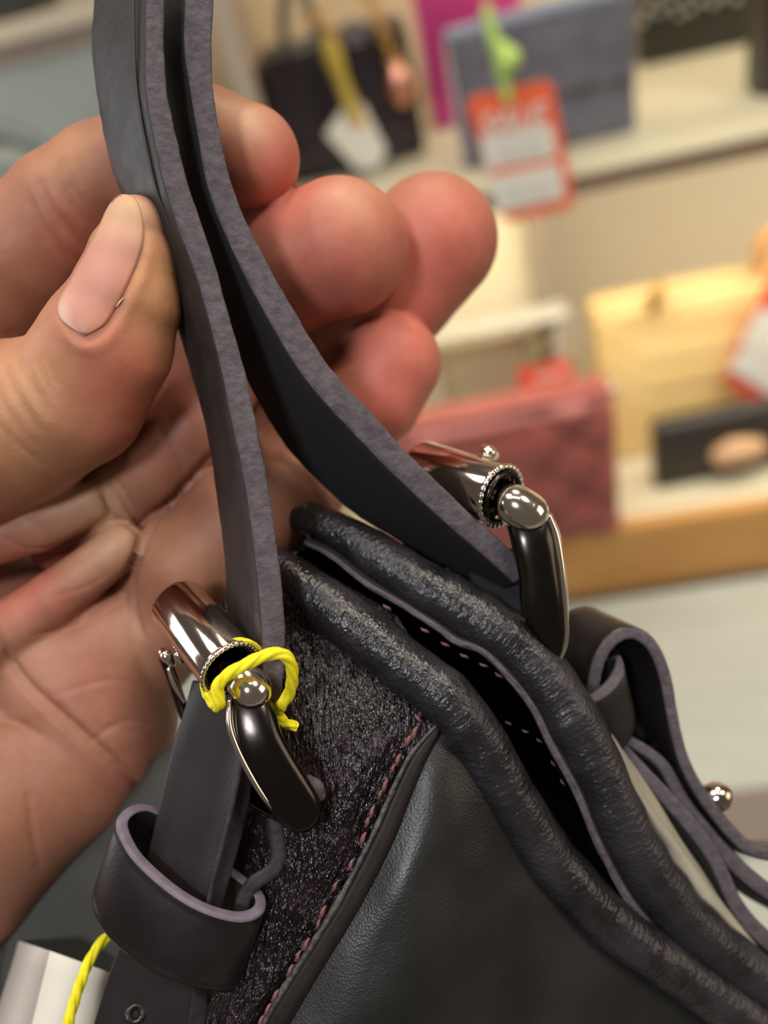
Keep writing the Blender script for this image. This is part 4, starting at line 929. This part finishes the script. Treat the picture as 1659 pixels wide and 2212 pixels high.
# black bag with chain
BRB = mat('brown_black_leather', (0.022, 0.018, 0.013), 0.45, c2=(0.03, 0.024, 0.018), nscale=12)
BLK = mat('plum_black_leather', (0.025, 0.019, 0.024), 0.35, c2=(0.035, 0.025, 0.035), nscale=12)
GOLD = mat('gold_metal', (0.80, 0.50, 0.16), 0.3, 1.0)
ROSE = mat('rose_gold_metal', (0.85, 0.42, 0.30), 0.3, 1.0)
r_, P1, ax, dep, up, hh = goods('shoulder_bag', ZU, (634, 405), (925, 330), 122, 0.10, BLK, 'black box-shaped shoulder bag with gold and rose chains and a white tag', 'handbag')
puffy('body', P1, ax, dep, up, hh, 0.10, BLK, r_, 0.006, e=0.12)
gd = -ax / np.linalg.norm(ax)
box('gusset', P1 + up * 0.004 + gd * 0.001 + dep * 0.012, gd * 0.012, dep * 0.076, up * (hh - 0.02), BRB, r_, 0.003)
box('flap', P1 + ax * 0.02 + up * hh * 0.35 - dep * 0.011, ax * 0.96, dep * 0.008, up * hh * 0.62, BLK, r_, 0.003)
def at_front(px, py, off=0.02):
    v = ray(px, py); P = P1 - dep * off; t = dep.dot(P - CAM) / dep.dot(v); return CAM + v * t
TEAL = mat('grey_teal_handle', (0.13, 0.16, 0.15), 0.5)
wtube('handle', [at_front(x, y, 0.0) for x, y in ((622, 130), (612, 60), (616, 0), (632, -50), (655, -20), (668, 20), (685, 60), (690, 110))], 0.006, TEAL, r_, n=60)
def chain(path, k, Rm, rm, m_, par, off=0.022):
    P = cr(np.array([at_front(x, y, off) for x, y in path]), k)
    for i in range(k):
        t = P[min(i + 1, k - 1)] - P[max(i - 1, 0)]; t /= np.linalg.norm(t)
        side = np.cross(t, dep); nrm = dep if i % 2 == 0 else side
        torus_axis('chain_link', P[i], nrm, Rm, rm, m_, par, m=20, k=8)
chain([(683, 38), (705, 62), (722, 100), (730, 130)], 6, 6, 2.2, GOLD, r_)
chain([(800, 0), (815, 35), (828, 70), (842, 110), (856, 145)], 8, 6, 2.2, GOLD, r_)
wtube('tassel', [at_front(852, 140), at_front(858, 165), at_front(866, 200), at_front(868, 212)], [0.008, 0.014, 0.017, 0.010], ROSE, r_, n=20, m=16)
torus_axis('round_clasp', at_front(766, 72), dep, 11, 3.5, mat('grey_enamel', (0.16, 0.16, 0.20), 0.3, 0.5), r_, m=32)
tube_p = lambda *a: [at_front(x, y, 0.045) for x, y in a]
tg = empty('price_tag', at_front(770, 380, 0.03), 'small white price tag on a yellow ribbon hanging from the black shoulder bag', 'tag')
YRB = mat('dull_yellow_ribbon', (0.50, 0.38, 0.06), 0.6)
wtube('ribbon', tube_p((712, 100), (722, 130), (738, 175), (755, 220), (762, 245)), [0.010, 0.011, 0.008, 0.009, 0.009], YRB, tg, n=30)
def plate(name, px4, plane_off, t, mats, parent, label=None, fn=at_front):
    P = [fn(x, y, plane_off) for x, y in px4]; k = len(P); v = P + [p + dep * t for p in P]
    f = [tuple(range(k)), tuple(range(2 * k - 1, k - 1, -1))] + [(i, i + k, (i + 1) % k + k, (i + 1) % k) for i in range(k)]
    return make(name, v, f, mats, parent, smooth=False, label=label)
WT = mat('white_tag_card', (0.74, 0.73, 0.66), 0.6)
plate('card', [(748, 222), (786, 225), (834, 322), (832, 338), (806, 366), (764, 358), (703, 290)], 0.046, 0.001, WT, tg)
plate('sticker', [(748, 240), (782, 236), (790, 270), (762, 278)], 0.0475, 0.001, mat('orange_sticker', (0.75, 0.45, 0.15), 0.5), tg)

# black glitter bag, top right
GLI = mat('black_glitter_leather', (0.022, 0.024, 0.018), 0.35)
r_, P1, ax, dep, up, hh = goods('clutch_bag', ZU, (1388, 146), (1645, 88), -80, 0.06, GLI, 'black clutch bag with a band of round silver studs, top right of the upper shelf', 'handbag')
puffy('body', P1, ax, dep, up, 0.16, 0.05, GLI, r_, 0.004, e=0.12)
def fr(px, py, off): 
    v = ray(px, py); P = P1 - dep * off; t = dep.dot(P - CAM) / dep.dot(v); return CAM + v * t
SILV = mat('silver_stud', (0.62, 0.64, 0.62), 0.35, 1.0)
for i, (x, y) in enumerate(((1388, 45), (1402, 20), (1425, 28), (1448, 10), (1466, 34), (1492, 22), (1478, -6), (1515, 0), (1540, 10), (1560, -8), (1410, -6), (1440, -14), (1590, 0))):
    wtube('stud', [fr(x, y, 0.006), fr(x, y, 0.012)], [0.006, 0.004], SILV, r_, m=12)
r_, P1, ax, dep, up, hh = goods('clutch_bag', ZU, (1650, 215), (1800, 180), -80, 0.06, GLI, 'black bag cut off by the right border of the photo, upper shelf', 'handbag')
puffy('body', P1, ax, dep, up, 0.22, 0.06, mat('black_calf', (0.02, 0.022, 0.022), 0.4), r_, 0.004, e=0.15)

# large red and white sale tag hanging in front
dep = np.array([0, 1.0, 0]); P1 = np.array([0, YF - 0.03, 0])
def atp(px, py, off=0.0):
    return hit(px, py, 1, YF - 0.03 - off)
RT = mat('red_orange_card', (0.74, 0.12, 0.045), 0.5)
RT2 = mat('red_card', (0.70, 0.09, 0.06), 0.5)
WL = mat('white_label', (0.70, 0.68, 0.60), 0.6)
PK = mat('pale_pink_print', (0.72, 0.45, 0.38), 0.6)
sale = empty('sale_tag', atp(1160, 480), 'large red-orange tag with two white panels, hanging on a green cord over the shelf', 'tag')
def quadplate(name, q, off, t, m_, par, rnd=0.0, label=None):
    q = np.array(q, float); c = q.mean(0); pts = []
    if rnd:
        for i in range(4):
            a, b, d = q[i - 1], q[i], q[(i + 1) % 4]; u = (a - b) / np.linalg.norm(a - b) * rnd; w = (d - b) / np.linalg.norm(d - b) * rnd
            for s in np.linspace(0, 1, 5): pts.append(b + u * (1 - s) ** 2 + w * s ** 2)
    else: pts = list(q)
    return plate(name, pts, off, t, m_, par, label, fn=lambda x, y, o: atp(x, y, o))
quadplate('card', [(1005, 212), (1192, 170), (1243, 447), (1087, 483)], 0.0, 0.0015, RT, sale, 22)
quadplate('label_panel', [(1036, 300), (1190, 268), (1203, 338), (1053, 368)], 0.001, 0.001, WL, sale, 6)
quadplate('label_panel', [(1052, 385), (1208, 352), (1220, 428), (1078, 462)], 0.001, 0.001, WL, sale, 6)
for k in range(3):
    y = 402 + k * 18; quadplate('printed_line', [(1085 + k * 4, y + 8), (1190 + k * 4, y - 14), (1191 + k * 4, y - 10), (1086 + k * 4, y + 12)], 0.0016, 0.0005, mat('grey_print', (0.45, 0.43, 0.38), 0.7), sale)
    y = 312 + k * 16; quadplate('printed_line', [(1065 + k * 3, y + 8), (1175 + k * 3, y - 14), (1176 + k * 3, y - 10), (1066 + k * 3, y + 12)], 0.0016, 0.0005, bpy.data.materials['grey_print'], sale)
# lettering
def word(txt, o, ux, uy, size, m_, par, th=0.0006):
    c = bpy.data.curves.new('lettering', 'FONT'); c.body = txt; c.size = 1.0; c.extrude = 0.01; c.align_x = 'CENTER'; c.shear = 0.25
    c.offset = 0.012
    ob = bpy.data.objects.new('lettering', c); col.objects.link(ob)
    dg = bpy.context.evaluated_depsgraph_get(); me = bpy.data.meshes.new_from_object(ob.evaluated_get(dg)); bpy.data.objects.remove(ob)
    v = np.array([x.co[:] for x in me.vertices]); f = [list(p.vertices) for p in me.polygons]
    nz_ = np.cross(ux, uy); nz_ /= np.linalg.norm(nz_)
    X = np.array(o) + v[:, :1] * ux * size + v[:, 1:2] * uy * size + v[:, 2:3] * nz_ * th / 0.01
    return make('lettering', X, f, m_, par, smooth=False)
c0, c1, c2 = atp(1022, 292, 0.002), atp(1185, 258, 0.002), atp(1005, 240, 0.002)
ux = (c1 - c0) / np.linalg.norm(c1 - c0); uy = np.cross(np.array([0, -1.0, 0]), ux); uy = uy if uy[2] > 0 else -uy
word('SALE', atp(1106, 284, 0.002), ux, uy, 0.030, WL, sale)
GC = mat('lime_green_cord', (0.42, 0.60, 0.14), 0.6)
wtube('cord', [atp(1052, 20, 0.0), atp(1062, 70, 0.0), atp(1078, 110, 0.0), atp(1086, 140, 0.0), atp(1090, 175, 0.0), atp(1096, 215, -0.0)], [0.005, 0.006, 0.007, 0.008, 0.006, 0.005], GC, sale, n=40)
wtube('cord_knot', [atp(1090, 110, 0.004), atp(1098, 128, 0.004), atp(1094, 148, 0.004)], [0.008, 0.012, 0.008], GC, sale, n=14)

# yellow bag on lower shelf
YLB = mat('pale_yellow_quilted_leather', (0.84, 0.60, 0.24), 0.42, c2=(0.88, 0.66, 0.30), nscale=20)
def quilt(amp, nx, nz_, w=0.12):
    def f(S, v):
        a = (S * nx + v * nz_) % 1.0; b = (S * nx - v * nz_) % 1.0
        da = np.minimum(a, 1 - a); db = np.minimum(b, 1 - b)
        return amp * (1 - np.exp(-(np.minimum(da, db) / w) ** 2) )
    return f
r_, P1, ax, dep, up, hh = goods('quilted_bag', ZL, (1306, 1003), (1745, 920), 668, 0.07, YLB, 'pale yellow quilted flap bag with a gold clasp on the lower shelf', 'handbag')
puffy('body', P1, ax, dep, up, hh, 0.06, YLB, r_, 0.010, nx=150, nz=110, fn=quilt(0.0015, 7, 6), e=0.14)
def fr(px, py, off):
    v = ray(px, py); P = P1 - dep * off; t = dep.dot(P - CAM) / dep.dot(v); return CAM + v * t
wtube('clasp', [fr(1425, 612, 0.012), fr(1418, 640, 0.016), fr(1410, 668, 0.014)], [0.007, 0.009, 0.008], mat('brass_clasp', (0.50, 0.33, 0.10), 0.35, 0.9), r_, n=12)
wtube('top_piping', [P1 + up * hh * 0.99 + dep * 0.01, P1 + ax * 0.5 + up * hh * 0.995 + dep * 0.01, P1 + ax + up * hh * 0.99 + dep * 0.01], 0.006, YLB, r_, n=12)
wtube('handle', [fr(1640, 570, 0.0), fr(1645, 530, 0.0), fr(1665, 505, 0.0), fr(1700, 500, 0)], 0.010, mat('tan_orange_leather', (0.55, 0.27, 0.09), 0.5), r_, n=20)
# tag on yellow bag, right border
t2 = empty('sale_tag', fr(1600, 830, 0.03), 'red and white tag leaning at the right border in front of the yellow quilted bag', 'tag')
def fplate(name, q, off, t, m_, par, rnd=0.0):
    q = np.array(q, float); pts = []
    for i in range(len(q)):
        a, b, d = q[i - 1], q[i], q[(i + 1) % len(q)]; u = (a - b) / np.linalg.norm(a - b) * rnd; w = (d - b) / np.linalg.norm(d - b) * rnd
        for s in np.linspace(0, 1, 5): pts.append(b + u * (1 - s) ** 2 + w * s ** 2)
    return plate(name, pts, off, t, m_, par, fn=lambda x, y, o: fr(x, y, o))
fplate('card', [(1672, 575), (1780, 620), (1690, 910), (1562, 825)], 0.030, 0.0015, RT2, t2, 12)
fplate('label_panel', [(1640, 665), (1740, 690), (1700, 790), (1600, 745)], 0.0315, 0.001, WT, t2, 5)
fplate('label_panel', [(1610, 745), (1720, 790), (1690, 870), (1572, 795)], 0.0315, 0.001, WT, t2, 5)

# red quilted bag
REDQ = mat('dusty_red_quilted_leather', (0.27, 0.068, 0.058), 0.42, c2=(0.31, 0.082, 0.07), nscale=20)
r_, P1, ax, dep, up, hh = goods('quilted_bag', ZL, (850, 1238), (1345, 1146), 950, 0.07, REDQ, 'dusty red quilted box bag at the front of the lower shelf', 'handbag')
puffy('body', P1, ax, dep, up, hh * 0.97, 0.075, REDQ, r_, 0.008, nx=150, nz=110, fn=lambda S, v: 0.012 * np.sqrt(np.abs(np.sin(math.pi * (S * 3.6 + v * 2.6)) * np.sin(math.pi * (S * 3.6 - v * 2.6)))), e=0.30)
def fr(px, py, off):
    v = ray(px, py); P = P1 - dep * off; t = dep.dot(P - CAM) / dep.dot(v); return CAM + v * t
SEAMR = mat('dark_seam_shade', (0.10, 0.022, 0.02), 0.6)  # quilt seams, with the shade of the grooves put into their colour
for sgn in (1, -1):
    for k in range(-3, 8):
        seg = [(S, v) for v in np.linspace(0.06, 0.92, 26) for S in [(k - sgn * v * 2.6) / 3.6] if 0.07 < S < 0.93]
        if len(seg) > 3:
            wtube('quilt_seam', [P1 + ax * (S * 0.985 + 0.0075) + up * hh * 0.97 * v + dep * (0.00225 * v - 0.0085 * math.sin(math.pi * v) * math.sin(math.pi * S) + 0.0) for S, v in seg], 0.0035, SEAMR, r_, m=8)
e1 = P1 + ax * 0.985 + up * hh * 0.86 + dep * 0.05
torus_axis('side_ring', e1 + ax / np.linalg.norm(ax) * 0.012, ax, 11, 3, SILV, r_, m=28)
wtube('side_tab', [e1 + up * 0.01, e1 - up * 0.015, e1 - up * 0.05], [0.008, 0.010, 0.008], mat('grey_tab', (0.30, 0.24, 0.22), 0.5), r_, n=12)
wtube('top_piping', [P1 + ax * 0.04 + up * hh * 0.965 + dep * 0.01, P1 + ax * 0.5 + up * hh * 0.975 + dep * 0.008, P1 + ax * 0.95 + up * hh * 0.965 + dep * 0.01], 0.006, REDQ, r_, n=12)
t3 = empty('sale_tag', P1 + dep * 0.16, 'bright red tag with a green cord showing behind the dusty red quilted bag', 'tag')
P1s, deps = P1, dep; P1 = P1 + dep * 0.15; dep = deps
fplate('card', [(1120, 798), (1232, 775), (1250, 960), (1145, 985)], 0.0, 0.0015, mat('bright_red_card', (0.80, 0.06, 0.03), 0.5), t3, 12)
fplate('printed_line', [(1150, 812), (1220, 798), (1224, 812), (1154, 826)], 0.001, 0.0005, PK, t3, 2)
wtube('cord', [fr(1162, 790, 0.001), fr(1165, 760, 0.001), fr(1160, 735, 0.001)], 0.005, mat('olive_cord', (0.28, 0.26, 0.10), 0.6), t3, n=12)

# white stacked riser at the left of the post
rs = empty('display_riser', hit(1050, 860, 2, ZL), 'white acrylic display riser in the lower bay left of the taupe post', 'riser')
Pa, Pb = hit(900, 750, 1, YF + 0.165), hit(1228, 680, 1, YF + 0.165)
xa, xb = Pa[0], Pb[0]; zr = (Pa[2] + Pb[2]) / 2
ACR = mat('frosted_white_acrylic', (0.50, 0.50, 0.42), 0.35)
bx('top_plate', xa, xb, YF + 0.155, YF + 0.205, zr, zr + 0.008, ACR, rs, 0.002)
for x in (xa + 0.01, xb - 0.022): bx('leg', x, x + 0.012, YF + 0.16, YF + 0.20, ZL + 0.0005, zr - 0.0002, ACR, rs)

# black wallet
BW = mat('black_wallet_leather', (0.022, 0.019, 0.017), 0.38, bump=0.6, bscale=300, bdist=0.0006)
r_, P1, ax, dep, up, hh = goods('long_wallet', ZL, (1420, 1060), (1720, 1000), 926, 0.035, BW, 'long black wallet standing in front of the yellow quilted bag', 'wallet')
puffy('body', P1, ax, dep, up, hh, 0.03, BW, r_, 0.003, e=0.12)
def fr(px, py, off):
    v = ray(px, py); P = P1 - dep * off; t = dep.dot(P - CAM) / dep.dot(v); return CAM + v * t
wtube('snap_tab', [fr(1560, 985, 0.010), fr(1590, 975, 0.014), fr(1630, 968, 0.010)], [0.016, 0.019, 0.016], mat('tan_tab', (0.58, 0.36, 0.20), 0.5), r_, n=16, m=20)
# brown thing on the table, right border
q1, q2 = hit(1560, 1850, 2, ZLB), hit(1800, 1800, 2, ZLB)
o = box('leather_folder', np.array([q1[0], q1[1] - 0.0, ZLB + 0.0005]), (0.3, 0.0, 0), (0, 0.07, 0), (0, 0, 0.012), mat('taupe_brown_leather', (0.17, 0.14, 0.12), 0.5), None, 0.003)
tag(o, 'flat taupe-brown leather folder lying on the pale table at the right border', 'folder')
